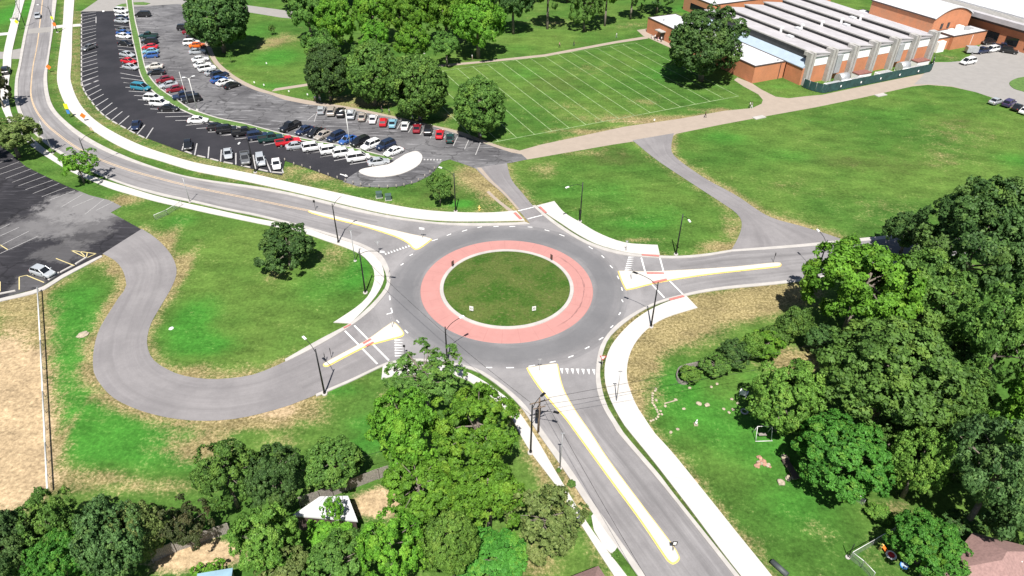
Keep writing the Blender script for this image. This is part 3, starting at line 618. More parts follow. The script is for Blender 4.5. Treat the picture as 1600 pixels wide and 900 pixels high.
def central_island():
    m, ns, ls, b = new_mat('island_grass')
    p = geopos(ns)
    n1 = noise(ns, ls, p, 0.22, 4, 0.6); n2 = noise(ns, ls, p, 1.6, 5, 0.75); n3 = noise(ns, ls, p, 3.0, 5, 0.85)
    c = mixc(ns, ls, smooth(ns, ls, n1, 0.36, 0.62), (0.042, 0.098, 0.014), (0.085, 0.118, 0.028))
    c = mixc(ns, ls, smooth(ns, ls, n2, 0.5, 0.78), c, (0.16, 0.15, 0.06))
    g = math_(ns, ls, 'MULTIPLY_ADD', n3, 2.0); g.node.inputs[2].default_value = -0.05
    c = mixc(ns, ls, 1.0, c, g, 'MULTIPLY')
    ls.new(c, b.inputs['Base Color']); b.inputs['Roughness'].default_value = 1; b.inputs['Specular IOR Level'].default_value = 0.1
    bump(ns, ls, n3, b, 0.9, 0.12)
    bm = bmesh.new(); rr = R1-.66; k = 6
    for i in range(k): ring(bm, rr*i/k+.001, .24+.55*(1-(i/k)**2), rr*(i+1)/k, .24+.55*(1-((i+1)/k)**2), 72)
    struct(obj('central_island', bm, m, None, True))
central_island()

# ------------------------------------------------------------------ kerbs, pavements
strip('kerb', N_EDGE_R2, N_KERB_R, 0.16, MT['kerb'], 0.15)
strip('kerb', N_EDGE_L, N_KERB_L_top, 0.16, MT['kerb'], 0.15)
strip('kerb', WS_ASPH, WS_KERB, 0.16, MT['kerb'], 0.15)
strip('kerb', SE_ASPH, SE_KERB, 0.16, MT['kerb'], 0.15)
strip('kerb', NE_ASPH[:10], NE_KERB, 0.16, MT['kerb'], 0.15)
strip('pavement', N_WALK_R_L, N_WALK_R_R, 0.13, MT['walk'], 0.13, 2)
strip('pavement', N_WALK_L_L, N_WALK_L_R, 0.13, MT['walk'], 0.13, 2)
strip('pavement', S_WALK_L_L, S_WALK_L_R, 0.13, MT['walk'], 0.13, 2)
strip('pavement', SE_WALK_L, SE_WALK_R, 0.13, MT['walk'], 0.13, 2)
strip('pavement', NE_WALK_I, NE_WALK_O, 0.13, MT['walk'], 0.13, 2)
sheet('pavement', [(924,806),(930,800),(940,806),(962,836),(966,852),(957,866),(944,855),(928,828)], 0.136, MT['walkplain'], 0, 0.13)

# ------------------------------------------------------------------ splitter islands
def splitter(px):
    pts = catmull([G(x, y, 0.2) for x, y in px], 4, True)
    c = sum(pts, Vector())/len(pts)
    bm = bmesh.new(); prism(bm, pts, 0.05, 0.2, 0, 1)
    q = pts+[pts[0]]
    area = sum(a.x*b.y-b.x*a.y for a, b in zip(q, q[1:]))
    s = 1 if area > 0 else -1
    O = []
    for i, p in enumerate(pts):
        d = pts[(i+1) % len(pts)]-pts[i-1]; d.z = 0
        n = Vector((d.y, -d.x, 0))
        n = n.normalized()*s if n.length > 1e-6 else Vector()
        O.append((p+n*0.13, p-n*0.03))
    A = [bm.verts.new((o.x, o.y, 0.072)) for o, _ in O]; B = [bm.verts.new((p.x, p.y, 0.072)) for p in pts]
    C = [bm.verts.new((p.x, p.y, 0.204)) for p in pts]; D = [bm.verts.new((i.x, i.y, 0.204)) for _, i in O]
    for i in range(len(pts)):
        j = (i+1) % len(pts)
        for P, Q in ((A, B), (C, D)):
            f = [P[i], P[j], Q[j], Q[i]]
            bm.faces.new(f if s > 0 else f[::-1]).material_index = 1
    struct(obj('splitter_island', bm, [MT['walkplain'], MT['yellow']]))
splitter([(485,328.5),(520,336.5),(565,347.5),(610,358),(640,365),(671.5,372),(670,376.5),(653.5,388),(646,387),(638.5,379.5),(622,370.5),(595,361),(565,352),(520,341),(487,332)])
splitter([(506,568),(517.5,561),(540,549),(564,536),(579,527),(609,505.5),(616.5,504),(629,518),(628,524),(615,528),(585,536),(570,541),(532.5,560),(511.5,571)])
splitter([(825,576.5),(830,573.5),(866,568),(871,571.5),(874.5,589.5),(882,612),(900,643.5),(922,675),(950,717.5),(1000,785),(1047.5,847.5),(1059,866),(1060,873),(1052.5,879),(1046,876),(1038,866),(1000,810),(950,742.5),(900,674),(884,652.5),(863,628.5),(842,603)])
splitter([(967.5,426),(971,423),(1008,424),(1050,422.5),(1140,417),(1200,411),(1217,410),(1220,412.5),(1217,415.5),(1200,417.5),(1140,424),(1095,429.5),(1047,437),(1017,443),(984,451),(977,449)])

# ------------------------------------------------------------------ painted markings
bm = bmesh.new(); Zr = 0.06
def tri_row(a, b, n, size, tipdir):
    a, b = G(*a, Zr), G(*b, Zr); t = Vector(tipdir).normalized()
    u = (b-a)/(n-0.4); w = u*0.58
    for k in range(n):
        p = a+u*k; q = p+w; m = (p+q)/2+t*size
        v = [bm.verts.new((x.x, x.y, Zr)) for x in (p, q, m)]
        if (v[1].co-v[0].co).cross(v[2].co-v[0].co).z < 0: v = v[::-1]
        bm.faces.new(v)
tri_row((875,575.5), (930,577), 7, 1.15, (0.05, -1, 0))
tri_row((602,398), (641,385), 9, 0.7, (-0.5, 0.9, 0))
tri_row((616.5,530), (617,557), 7, 1.35, (1, 0, 0))
tri_row((982,401), (976,423), 7, 1.2, (1, 0.1, 0))
for a, b in [((675,376.3),(684,373.5)),((698,368),(705,365.3)),((722,361.5),(730,359)),((746,355.5),(753,354.3)),((771,354),(779,353.5)),((796,354),(805,353.6)),((824.5,354.5),(832,355)),((851,359),(858.5,361)),((874,366),(882,369)),((920,385),(926,389)),((940,399),(944,403)),((953,414.5),(957.5,419)),((964.5,431),(967,436)),((971,449),(972.5,454)),((971.5,468),(973.5,472)),
             ((967,492),(969.5,488)),((954,512),(958,508.5)),((936,531),(942.5,527)),((914,545),(921,541.5)),((888,558.5),(896,555.5)),((859,566.3),(868,564.4)),((826,572.4),(836,570.7)),((791,574.5),(803,574.3)),((759.5,574.3),(769,574.2)),
             ((608.5,462),(609.5,469)),((611,481),(613,488.5)),((604,491),(613,488.5)),((619.5,500),(623.5,504)),((632.5,515.5),(637.5,520.5)),((651,531.5),(657,535.5)),((640,399.5),(645,396.8)),((626,414.5),(630.5,411.5))]:
    mark(bm, a, b, 0.18, Zr)
for a, b in [((539,517),(589.5,568.5)),((553.5,508.5),(607.5,563)),((1002,402.5),(1008,424.5)),((1017,442.5),(1038,465)),((1030.5,400.5),(1036.5,423)),((1044,436.5),(1068,460.5)),((809.5,329.5),(838,322.5)),((824.5,342),(848,335.8))]:
    mark(bm, a, b, 0.24, Zr)
struct(obj('road_markings', bm, MT['white']))
bm = bmesh.new()
CL = [(66,0),(58.5,64.5),(51,105),(48,135),(48,150),(52,165),(60,180),(72,195),(85.5,207),(114,228),(150,247.5),(200,266),(250,280),(300,292.5),(350,303),(400,313),(450,323.5),(483,330)]
markpath(bm, CL, 0.16, Zr); markpath(bm, [(x+1.0, y-1.6) for x, y in CL], 0.16, Zr)
struct(obj('centre_line', bm, MT['fadeyellow']))
bm = bmesh.new()
for q in [[(536,511.5),(547.5,505.8),(549,507.2),(538,513.2)],[(566,535.5),(578.5,528.5),(581,530.5),(568.5,537.8)],[(570.5,539.3),(583,533.5),(585,535.2),(573,541.5)],[(1002.5,396.6),(1030,398.6),(1030,401),(1003,399)],[(1010,425),(1037,425.4),(1038,427.8),(1011,428)],[(1018,440),(1041,435),(1043,437.8),(1020,443)],[(1045,466.5),(1067,461),(1070,463.5),(1047,469.5)],[(802,332.5),(806,331.5),(816.5,341.5),(812,342.5)],[(841,323),(845,322.4),(855,332),(851,333)]]:
    markpoly(bm, q, 0.216)
struct(obj('tactile_paving', bm, MT['tactile']))
# sports field lines
bm = bmesh.new(); zf = 0.03
s0, w0, a0 = 0.0681689*67.07, 0.729629*67.07, 0.4411929; o0 = Vector((0.1345667*67.07, 2.2796552*67.07, 0))
uf = Vector((math.cos(a0), math.sin(a0), 0)); nf = Vector((-math.sin(a0), math.cos(a0), 0))
def wline(a, b, w):
    d = b-a; n = Vector((-d.y, d.x, 0)).normalized()*w/2
    bm.faces.new([bm.verts.new((p.x, p.y, zf)) for p in (a-n, b-n, b+n, a+n)])
for i in range(-4, 13): wline(o0+uf*s0*i, o0+uf*s0*i+nf*w0, 0.17)
zf = 0.034
wline(o0-uf*s0*4.03, o0+uf*s0*12.03, 0.2); wline(o0-uf*s0*4.03+nf*w0, o0+uf*s0*12.03+nf*w0, 0.14)
struct(obj('field_lines', bm, MT['field']))
# parking bay lines
bm = bmesh.new(); zl = 0.055
LL = Z(0,0,.15,[(850,145),(1000,125),(850,180),(1000,150),(850,215),(1000,178),(850,250),(1000,208),(850,290),(1000,262),(850,325),(1000,296),(850,362),(1000,326),(850,408),(1000,362),(850,450),(1000,398),(850,490),(1000,440),(850,535),(1005,490),(850,580),(1010,535),(850,620),(1010,570),(850,660),(1010,615),(850,700),(1015,655),(850,750),(1020,700),(850,800),(1020,740),(850,850),(1025,790),(850,895),(1030,840)])
LL += Z(0,120,.15,[(855,55),(1000,0),(862,105),(1020,35),(882,155),(1035,85),(912,205),(1055,130),(948,250),(1080,180),(990,310),(1125,225),(1040,365),(1170,270),(1090,410),(1220,320),(1155,455),(1275,360),(1235,500),(1345,405),(1330,550),(1425,455),(1425,600),(1510,500),(1520,645),(1595,530)])
LL += Z(280,140,.15,[(30,630),(60,520),(160,682),(185,560),(300,715),(310,595),(430,750),(440,625),(590,780),(590,660),(795,825),(770,680),(955,860),(885,690),(1085,870),(1050,760)])
for a, b in zip(LL[::2], LL[1::2]): mark(bm, a, b, 0.26, zl)
STOPS = list(zip(LL[::2], LL[2::2]))
RL = Z(110,0,.15,[(455,262),(620,280),(465,300),(640,325),(475,405),(655,415),(490,480),(670,495),(500,515),(680,535),(505,600),(700,610),(515,700),(710,725),(520,760),(740,800),(525,810),(760,840),(550,860),(770,880)])
RL += Z(190,80,.15,[(20,325),(110,335),(40,375),(100,378),(75,415),(330,430),(130,460),(260,468),(170,505),(260,508),(235,555),(330,560),(300,600),(400,605),(370,640),(690,635),(455,683),(720,675),(560,722),(680,720),(670,772),(970,742),(780,805),(930,795),(900,843),(1000,838),(1020,880),(1140,870)])
RL += Z(280,140,.15,[(420,480),(540,465),(580,515),(720,500),(730,548),(830,535),(880,578),(1020,550),(1030,605),(1140,590),(1190,632),(1300,615),(1330,668),(1480,645),(1470,703),(1600,680)])
RL += Z(420,160,.15,[(100,470),(210,458),(250,497),(370,482),(400,535),(540,510),(540,570),(690,545),(680,608),(820,580),(845,645),(1030,615)])
for a, b in zip(RL[::2], RL[1::2]): mark(bm, a, b, 0.24, zl)
mark(bm, (150,26), (150,36), 0.25, zl)
struct(obj('parking_bay_lines', bm, MT['fadewhite']))
bm = bmesh.new()
CLn = Z(480,130,.2,[(0,290),(60,240),(55,300),(75,235),(460,305),(475,280),(540,320),(560,270),(700,360),(730,310),(790,385),(830,320),(880,405),(905,370),(960,430),(985,385),(1050,450),(1080,410),(1140,490),(1180,405),(1230,515),(1265,435),(1315,560),(1355,460)])
CLn += Z(110,0,.15,[(700,195),(850,200),(705,240),(860,245),(715,285),(870,290),(720,325),(870,325),(770,640),(900,640),(790,790),(930,790),(1240,570),(1400,560)])
for a, b in zip(CLn[::2], CLn[1::2]): mark(bm, a, b, 0.16, 0.046)
for k in range(6):
    a = (662+k*5, 249.2+k*.1); mark(bm, a, (a[0]+2.6, a[1]), 0.7, 0.046)
struct(obj('parking_bay_lines', bm, MT['fadewhite']))
bm = bmesh.new()
WL = Z(0,225,.25,[(0,115),(90,85),(0,155),(120,110),(0,190),(155,135),(35,215),(195,155),(75,240),(235,180),(115,262),(285,200),(160,285),(330,225),(205,310),(370,245),(260,330),(420,268),(310,350),(470,290),(380,395),(515,315),(450,395),(590,335),(530,440),(650,345),(600,415),(710,360),(0,530),(60,500),(0,575),(120,520),(0,635),(180,545),(0,685),(240,575)])
for a, b in zip(WL[::2], WL[1::2]): mark(bm, a, b, 0.12, zl)
struct(obj('parking_bay_lines', bm, MT['fadewhite']))
bm = bmesh.new()
YL = Z(0,225,.25,[(0,630),(48,660),(350,715),(465,760),(120,910),(120,830),(120,830),(165,820),(165,820),(275,865),(445,665),(600,685),(600,685),(540,712),(540,712),(445,665),(500,672),(530,700),(545,680),(540,705),(0,860),(0,920)])
for a, b in zip(YL[::2], YL[1::2]): mark(bm, a, b, 0.16, zl)
struct(obj('yellow_bay_lines', bm, basic('pale_yellow_paint', (0.55, 0.46, 0.22), 0.8, 0.15, 2)))
bm = bmesh.new()
markpoly(bm, Z(420,160,.15,[(740,750),(745,742),(795,757),(800,748),(825,770),(790,772),(792,764)]), 0.055)
markpoly(bm, [(160,16.5),(163,16.3),(163,18.2),(160,18.6)], 0.055)
struct(obj('painted_arrow', bm, MT['white']))
# ------------------------------------------------------------------ school buildings (local frame: x along the front, y away from the camera)
GC, GA = G(1254, 134), 0.4411929
def L2W(x, y, z=0.0): return Vector((GC.x+x*math.cos(GA)-y*math.sin(GA), GC.y+x*math.sin(GA)+y*math.cos(GA), z))
def part(name, m, parent, boxes, smooth=False):
    """boxes: (x0,x1,y0,y1,z0,z1) in the parent's frame"""
    bm = bmesh.new()
    for x0, x1, y0, y1, z0, z1 in boxes: box(bm, ((x0+x1)/2, (y0+y1)/2, (z0+z1)/2), (x1-x0, y1-y0, z1-z0))
    return obj(name, bm, m, parent, smooth)
S = 7.85
gym = empty('school_hall', L2W(0, 0), GA)
tag(gym, 'school hall with stepped grey roof bands between concrete frames behind the green fence', 'building')
part('wall', MT['brick'], gym, [(0.9, 6*S+.9, 1.0, 1.4, 0, 4.6), (0.3, 0.7, 1.4, 46, 0, 4.6), (6*S+.95, 6*S+1.3, 1.4, 46, 0, 6.9), (0.7, 6*S+.95, 45.6, 46, 0, 7.0)])
for i in range(6):
    part('wall_panel', MT['panelwhite'], gym, [(i*S+1.85, (i+1)*S-.05, 0.94, 1.3, 4.62, 7.15)])
    part('fascia_beam', MT['roofgrey'], gym, [(i*S+1.82, (i+1)*S-.02, 0.6, 1.5, 7.16, 7.75)])
    bm = bmesh.new()
    x0, x1 = i*S+1.25, (i+1)*S+1.2
    xa = x0+1.1
    V = [bm.verts.new(v) for v in ((x0, .5, 8.55), (xa, .5, 8.5), (x1, .5, 7.62), (x1, 46.5, 7.62), (xa, 46.5, 8.5), (x0, 46.5, 8.55),
                                   (x0, .5, 8.3), (x1, .5, 7.4), (x1, 46.5, 7.4), (x0, 46.5, 8.3))]
    for f in ((0, 1, 4, 5), (1, 2, 3, 4), (0, 6, 7, 2, 1), (3, 8, 9, 5, 4), (5, 9, 6, 0), (2, 7, 8, 3), (6, 9, 8, 7)): bm.faces.new([V[k] for k in f][::-1] if f in ((6, 9, 8, 7),) else [V[k] for k in f])
    rp = obj('roof', bm, MT['roofgrey'], gym)
    zl = 6.45 if i == 0 else 7.4
    part('clerestory', MT['clere'], gym, [(x0+.12, x0+.3, 1.6, 46.3, zl-.02, 8.29)])
    part('ridge_cap', MT['conc'], gym, [(x0-.18, x0+.12, 1.5, 46.5, 8.33, 8.62)])
    if i < 5: part('roof_vent', MT['panelwhite'], gym, [(x1-.15, x1+.4, 20.5, 21.3, 7.64, 9.0)])
    if i in (0, 1, 3, 4): part('roof_fan', MT['roofwhite'], gym, [(x1-2.9, x1-1.6, 14+i*5 % 13, 16+i*5 % 13, 7.95, 8.5)])
for i in range(7):
    x = i*S
    part('pylon', MT['conc'], gym, [(x, x+.62, -.35, 1.2, 0, 8.7), (x+.62, x+1.15, -.05, 1.2, 0, 8.45), (x+1.15, x+1.8, -.35, 1.2, 0, 8.7), (x-.1, x+1.9, 1.2, 2.2, 7.76, 8.72)])
for x in (10.2, 33.6):
    t = part('duct', MT['duct'], gym, [(x, x+2.0, -0.2, .9, 2.0, 6.9)])
bm = bmesh.new()
V = [bm.verts.new(v) for v in ((-.75, .9, 4.75), (1.45, .9, 6.5), (1.45, 46.2, 6.5), (-.75, 46.2, 4.75))]; bm.faces.new(V)
V2 = [bm.verts.new(v) for v in ((-.75, .9, 4.5), (-.75, 46.2, 4.5))]; bm.faces.new((V[0], V[3], V2[1], V2[0]))
V3 = bm.verts.new((1.45, .9, 4.5)); bm.faces.new((V[0], V2[0], V3, V[1]))
obj('lean_to_roof', bm, MT['roofblue'], gym)
part('side_wall', MT['brick'], gym, [(-.62, 0.2, .75, 6.8, 0, 4.48)])
part('trim', MT['trim'], gym, [(-.78, -.6, .7, 46, 4.42, 4.56)])

def flat_block(name, x0, x1, y0, y1, h, label, cat='building', roof='roofwhite', units=()):
    b = empty(name, L2W((x0+x1)/2, (y0+y1)/2), GA); tag(b, label, cat)
    w, d = (x1-x0)/2, (y1-y0)/2
    part('wall', MT['brick'], b, [(-w, w, -d, d, 0, h-.16)])
    part('roof_edge', MT['trim'], b, [(-w-.08, w+.08, -d-.08, -d+.25, h-.15, h+.12), (-w-.08, w+.08, d-.25, d+.08, h-.15, h+.12), (-w-.08, -w+.25, -d+.26, d-.26, h-.15, h+.12), (w-.25, w+.08, -d+.26, d-.26, h-.15, h+.12)])
    part('roof', MT[roof], b, [(-w+.26, w-.26, -d+.26, d-.26, h-.15, h+.02)])
    return b
lowb = flat_block('classroom_block', -11.5, -.8, 7.0, 58, 4.6, 'long low orange brick block with flat white roof behind the big dark tree')
part('roof_vent', MT['duct'], lowb, [(3.2, 3.6, -24.6, -24.2, 4.6, 5.1)]); part('roof_vent', MT['duct'], lowb, [(-3.2, -2.8, 20, 20.4, 4.6, 5.2)])
part('door_canopy', MT['conc'], lowb, [(-7.2, -5.4, 15.2, 18.6, 2.7, 2.95)]); part('door', MT['trim'], lowb, [(-5.46, -5.36, 15.8, 17.8, 0, 2.4)])
part('drainpipe', MT['trim'], lowb, [(3.6, 3.75, -25.65, -25.5, 0, 4.3)])
backb = flat_block('rear_block', 16, 70, 60, 76, 5.2, 'low brick block with white roof behind the banded hall roof')
part('window', MT['glass'], backb, [(-27.06, -26.9, -5, 4, 1.2, 3.2)])
ann = flat_block('plant_annex', 64, 79.2, 5.2, 11.2, 4.1, 'small orange brick annex with rooftop plant beside the parked trucks')
part('roof_vent', MT['panelwhite'], ann, [(-5.5, -3.5, -1, 1.2, 4.13, 5.0), (-1, .5, 0.2, 2, 4.13, 5.5)]); part('roof_unit', MT['duct'], ann, [(.8, 2.6, -1.6, .6, 4.13, 5.2)])
part('roof_unit', MT['panelwhite'], ann, [(-3.2, 3.4, -2.6, -1.8, 4.13, 4.8)]); part('drainpipe', MT['panelwhite'], ann, [(1.2, 1.32, -3.12, -3.01, .6, 3.6)])
lnk = flat_block('link_block', 48.8, 63.9, 6.2, 40, 3.7, 'low pale brick link between the banded hall and the arched roof hall')
part('door', MT['trim'], lnk, [(-1.5, -.2, -17.0, -16.88, 0, 2.4)]); part('equipment_cabinet', MT['panelwhite'], lnk, [(1.5, 4.6, -18.2, -16.98, 0, 3.1)])
# arched hall
arc = empty('arched_hall', L2W(61.4, 11.4), GA); tag(arc, 'brick hall with a curved white vaulted roof', 'building')
def arch(z): return [(16.6*k/16, z+2.6*(1-((k-8)/8)**2)) for k in range(17)]
bm = bmesh.new()
A = [bm.verts.new((x, 0, z)) for x, z in arch(7.8)]; B = [bm.verts.new((x, 24, z)) for x, z in arch(7.8)]
f0 = [bm.verts.new((0, 0, 0)), bm.verts.new((16.6, 0, 0))]; f1 = [bm.verts.new((0, 24, 0)), bm.verts.new((16.6, 24, 0))]
bm.faces.new([f0[0], f0[1]]+A[::-1]); bm.faces.new([f1[1], f1[0]]+B); bm.faces.new((f0[0], A[0], B[0], f1[0])); bm.faces.new((f0[1], f1[1], B[-1], A[-1]))
obj('wall', bm, MT['brick'], arc)
bm = bmesh.new()
A = [bm.verts.new((x*1.03-.25, -.35, z+.02)) for x, z in arch(7.85)]; B = [bm.verts.new((x*1.03-.25, 24.3, z+.02)) for x, z in arch(7.85)]
A2 = [bm.verts.new((v.co.x, v.co.y, v.co.z+.3)) for v in A]; B2 = [bm.verts.new((v.co.x, v.co.y, v.co.z+.3)) for v in B]
for k in range(16):
    bm.faces.new((A2[k], A2[k+1], B2[k+1], B2[k])); bm.faces.new((A[k], A[k+1], A2[k+1], A2[k])); bm.faces.new((B[k+1], B[k], B2[k], B2[k+1]))
bm.faces.new((A[0], A2[0], B2[0], B[0])); bm.faces.new((A[-1], B[-1], B2[-1], A2[-1]))
obj('roof', bm, MT['roofwhite'], arc)
part('roof_trim', MT['trim'], arc, [(-.36, -.26, -.35, 24.3, 7.75, 8.12)])
part('louvre', MT['clere'], arc, [(3.6, 4.6, -.12, .1, 4.6, 6.2)]); part('louvre', MT['clere'], arc, [(6.6, 7.6, -.12, .1, 4.6, 6.2)])
# far long building with louvred roof
far = empty('louvred_building', L2W(82, -18), GA); tag(far, 'long brick building with dark louvred strips along its pale roof edge', 'building')
part('wall', MT['brick'], far, [(.6, 30, 0, 60, 0, 5.4)])
part('roof', MT['roofwhite'], far, [(6.4, 30, -1, 61, 7.4, 8.0)])
part('fascia', MT['roofgrey'], far, [(-.3, 1.6, -1, 61, 6.2, 7.6)])
part('clerestory', MT['clere'], far, [(1.6, 6.4, -1, 61, 6.3, 7.25)])
part('overhang', MT['trim'], far, [(.3, .6, 0, 60, 5.42, 6.2)])
bm = bmesh.new()
for k in range(62): box(bm, (4.0, -.7+k, 7.45), (4.8, .35, .3))
ro = obj('louvre', bm, MT['conc'], far)
for k in range(9): part('window', MT['glass'], far, [(.52, .66, 2+k*6.4, 6+k*6.4, 1.0, 3.4)])
# service yard: green mesh fence, ducts and units
fe = empty('privacy_fence', L2W(0, -6.6), GA); tag(fe, 'dark green mesh privacy fence around the service yard', 'fence')
fp = [(-.9, 5.6)]+[(-.9+2.6*(1-math.cos(t)), 5.6-3.2*0-5.6*math.sin(t)) for t in (0.35, .75, 1.15, 1.5)]+[(2.4, 0), (41.3, 0.3), (43.2, 1.2), (49.4, 5.9)]
bm = bmesh.new()
for (xa, ya), (xb, yb) in zip(fp, fp[1:]):
    n = max(1, int(math.hypot(xb-xa, yb-ya)/3))
    box(bm, ((xa+xb)/2, (ya+yb)/2, 1.25), (math.hypot(xb-xa, yb-ya)-.04, .05, 2.3), math.atan2(yb-ya, xb-xa))
    for k in range(n): q = (xa+(xb-xa)*k/n, ya+(yb-ya)*k/n+.06); bp = bmesh.new(); tube(bp, (*q, 0), (*q, 2.55), .05, None, 6); obj('post', bp, MT['silver'], fe)
obj('mesh_screen', bm, MT['greenmesh'], fe)
for k in range(5):
    part('notice', MT['panelwhite'], fe, [(6.5+k*7.3, 6.95+k*7.3, -.05, -.032, .9, 1.4)])
grp = 'cooling units inside the service yard'
def unit(name, x, y, build, label):
    o = empty(name, L2W(x, y), GA); tag(o, label, 'cooling unit', grp); build(o); return o
def ductblower(o):
    bm = bmesh.new(); tube(bm, (-1.6, 0, 1.5), (1.6, 0, 1.5), 1.25, None, 16); obj('blower_drum', bm, MT['duct'], o)
    part('cabinet', MT['panelwhite'], o, [(-1.5, 1.5, -2.0, 1.3, 0, 1.2)])
unit('air_handler', 11.2, -2.6, ductblower, 'round silver blower drum at the left end of the service yard')
unit('air_handler', 34.4, -2.6, ductblower, 'round silver blower drum near the right end of the service yard')
def chiller(o):
    part('cabinet', MT['panelwhite'], o, [(-2.4, 2.4, -1.2, 1.2, 0, 1.7)]); part('top', MT['rustred'], o, [(-2.45, 2.45, -1.25, 1.25, 1.72, 2.0)])
unit('chiller', 18.6, -2.4, chiller, 'white unit with rust red top left in the service yard')
unit('chiller', 42.4, -1.6, chiller, 'white unit with rust red top right in the service yard')
def lowunit(o):
    part('cabinet', MT['panelwhite'], o, [(-2.6, 2.6, -1, 1, 0, 1.3)]); part('grille', MT['duct'], o, [(-2.2, 2.2, -.8, .8, 1.32, 1.45)])
unit('condenser', 6.4, -4.4, lowunit, 'low white unit just behind the fence corner'); unit('condenser', 26, -3.6, lowunit, 'low white unit in the middle of the service yard')
unit('condenser', 15.2, -4.6, lowunit, 'low white unit in front of the left blower drum'); unit('condenser', 37.5, -4.4, lowunit, 'low white unit in front of the right blower drum')

# ------------------------------------------------------------------ houses and shed near the bottom edge
def hip_house(name, eave_px, zeave, zridge, label, inset=.42, vents=()):
    P = [G(x, y, zeave) for x, y in eave_px]           # 4 corners of the eaves
    c = sum(P, Vector())/4
    h = empty(name, (c.x, c.y, 0)); tag(h, label, 'house')
    loc = [p-Vector((c.x, c.y, 0)) for p in P]
    e01 = (loc[1]-loc[0]).length; e12 = (loc[2]-loc[1]).length
    if e01 >= e12: m0, m1 = (loc[0]+loc[3])/2, (loc[1]+loc[2])/2
    else: m0, m1 = (loc[0]+loc[1])/2, (loc[2]+loc[3])/2
    sh = min(e01, e12)/2/max((m1-m0).length, .1)
    r0, r1 = m0.lerp(m1, min(sh, .45)), m1.lerp(m0, min(sh, .45)); r0.z = r1.z = zridge
    bm = bmesh.new(); V = [bm.verts.new(p) for p in loc]; R0, R1_ = bm.verts.new(r0), bm.verts.new(r1)
    if e01 >= e12: F = [(V[0], V[1], R1_, R0), (V[1], V[2], R1_), (V[2], V[3], R0, R1_), (V[3], V[0], R0)]
    else: F = [(V[0], V[1], R0), (V[1], V[2], R1_, R0), (V[2], V[3], R1_), (V[3], V[0], R0, R1_)]
    D = [bm.verts.new(p-Vector((0, 0, .2))) for p in loc]
    for f in F: bm.faces.new(f)
    for i in range(4): bm.faces.new((V[i], D[i], D[(i+1) % 4], V[(i+1) % 4]))
    bmesh.ops.recalc_face_normals(bm, faces=bm.faces)
    obj('roof', bm, MT['shingle'], h)
    bm = bmesh.new(); prism(bm, [p*0.92 for p in loc], 0, zeave-.02); obj('wall', bm, MT['panelwhite'], h)
    for px, py in vents:
        q = G(px, py, (zeave+zridge)/2)-Vector((c.x, c.y, 0))
        bm = bmesh.new(); box(bm, (q.x, q.y, q.z-.15), (.28, .28, .5)); obj('roof_vent', bm, MT['panelwhite'], h)
    return h
hip_house('house', [(1468,893),(1520,832),(1640,862),(1600,965)], 3.0, 5.0, 'house with brown shingle roof and white vents at the lower right corner', vents=[(1570,866),(1583,886),(1594,877)])
hip_house('house', [(855,915),(935,884),(968,935),(890,985)], 3.0, 4.6, 'small brown roofed house beside the left pavement at the bottom edge')
# white roofed shed
def shed():
    P = [G(x, y, z) for x, y, z in ((458,806,2.6),(500,777,2.6),(544,776,2.6),(559,815,2.6))]
    c = sum(P, Vector())/4
    s = empty('shed', (c.x, c.y, 0)); tag(s, 'white roofed shed among the trees beside a sandy yard', 'shed')
    loc = [p-Vector((c.x, c.y, 0)) for p in P]
    bm = bmesh.new(); prism(bm, [(p.x, p.y) for p in loc], 2.5, 2.75, 0, 0, True); rf = obj('roof', bm, MT['roofwhite'], s)
    for t in (.2, .4, .6, .8):
        a, b = loc[0].lerp(loc[3], t)*.99, loc[1].lerp(loc[2], t)*.99; a.z = b.z = 2.77; bm = bmesh.new(); tube(bm, a, b, .035, None, 6); obj('seam', bm, MT['roofgrey'], rf)
    bm = bmesh.new(); prism(bm, [(p.x*.93, p.y*.93) for p in loc], 0, 2.5); obj('wall', bm, MT['trim'], s)
shed()
def plain_hut(px, py, w, d, h, rz, mroof, label, name='hut'):
    p = G(px, py, h); s = empty(name, (p.x, p.y, 0), rz); tag(s, label, 'hut')
    part('wall', MT['greywood'], s, [(-w/2+.1, w/2-.1, -d/2+.1, d/2-.1, 0, h-.1)]); part('roof', mroof, s, [(-w/2, w/2, -d/2, d/2, h-.1, h+.08)])
plain_hut(334, 908, 3.4, 2.2, 2.2, .2, MT['hutblue'], 'pale blue flat hut roof in the sandy yard at the bottom left')

# ------------------------------------------------------------------ fences
def board_fence(px, h, label, m='greywood'):
    P = [G(x, y) for x, y in px]; o = empty('board_fence', P[0]); tag(o, label, 'fence')
    bm = bmesh.new(); rnd = random.Random(len(px)*7+int(px[0][0]))
    for a, b in zip(P, P[1:]):
        n = max(1, int((b-a).length/.15)); ang = math.atan2(b.y-a.y, b.x-a.x)
        for k in range(n):
            q = a.lerp(b, (k+.5)/n)-P[0]; hh = h+rnd.uniform(-.04, .04)
            box(bm, (q.x, q.y, hh/2+.02), ((b-a).length/n*.9, .025, hh), ang)
        m_ = max(1, int((b-a).length/2.4))
        for k in range(m_+1):
            q = a.lerp(b, k/m_)-P[0]+Vector((math.sin(ang)*.09, -math.cos(ang)*.09, 0)); bp = bmesh.new(); box(bp, (q.x, q.y, h/2), (.1, .1, h), ang); obj('post', bp, MT[m], o)
    obj('boards', bm, MT[m], o)
board_fence([(470,792),(500,783),(520,775),(548,765),(592,748),(625,738)], 1.8, 'grey board fence behind the white roofed shed')
board_fence([(240,878),(275,862),(310,850),(342,838),(360,832)], 1.7, 'grey board fence along the sandy yard at the bottom left')
board_fence([(1100,568),(1085,574),(1066,580)], .9, 'low grey board fence beside the raised planting bed')
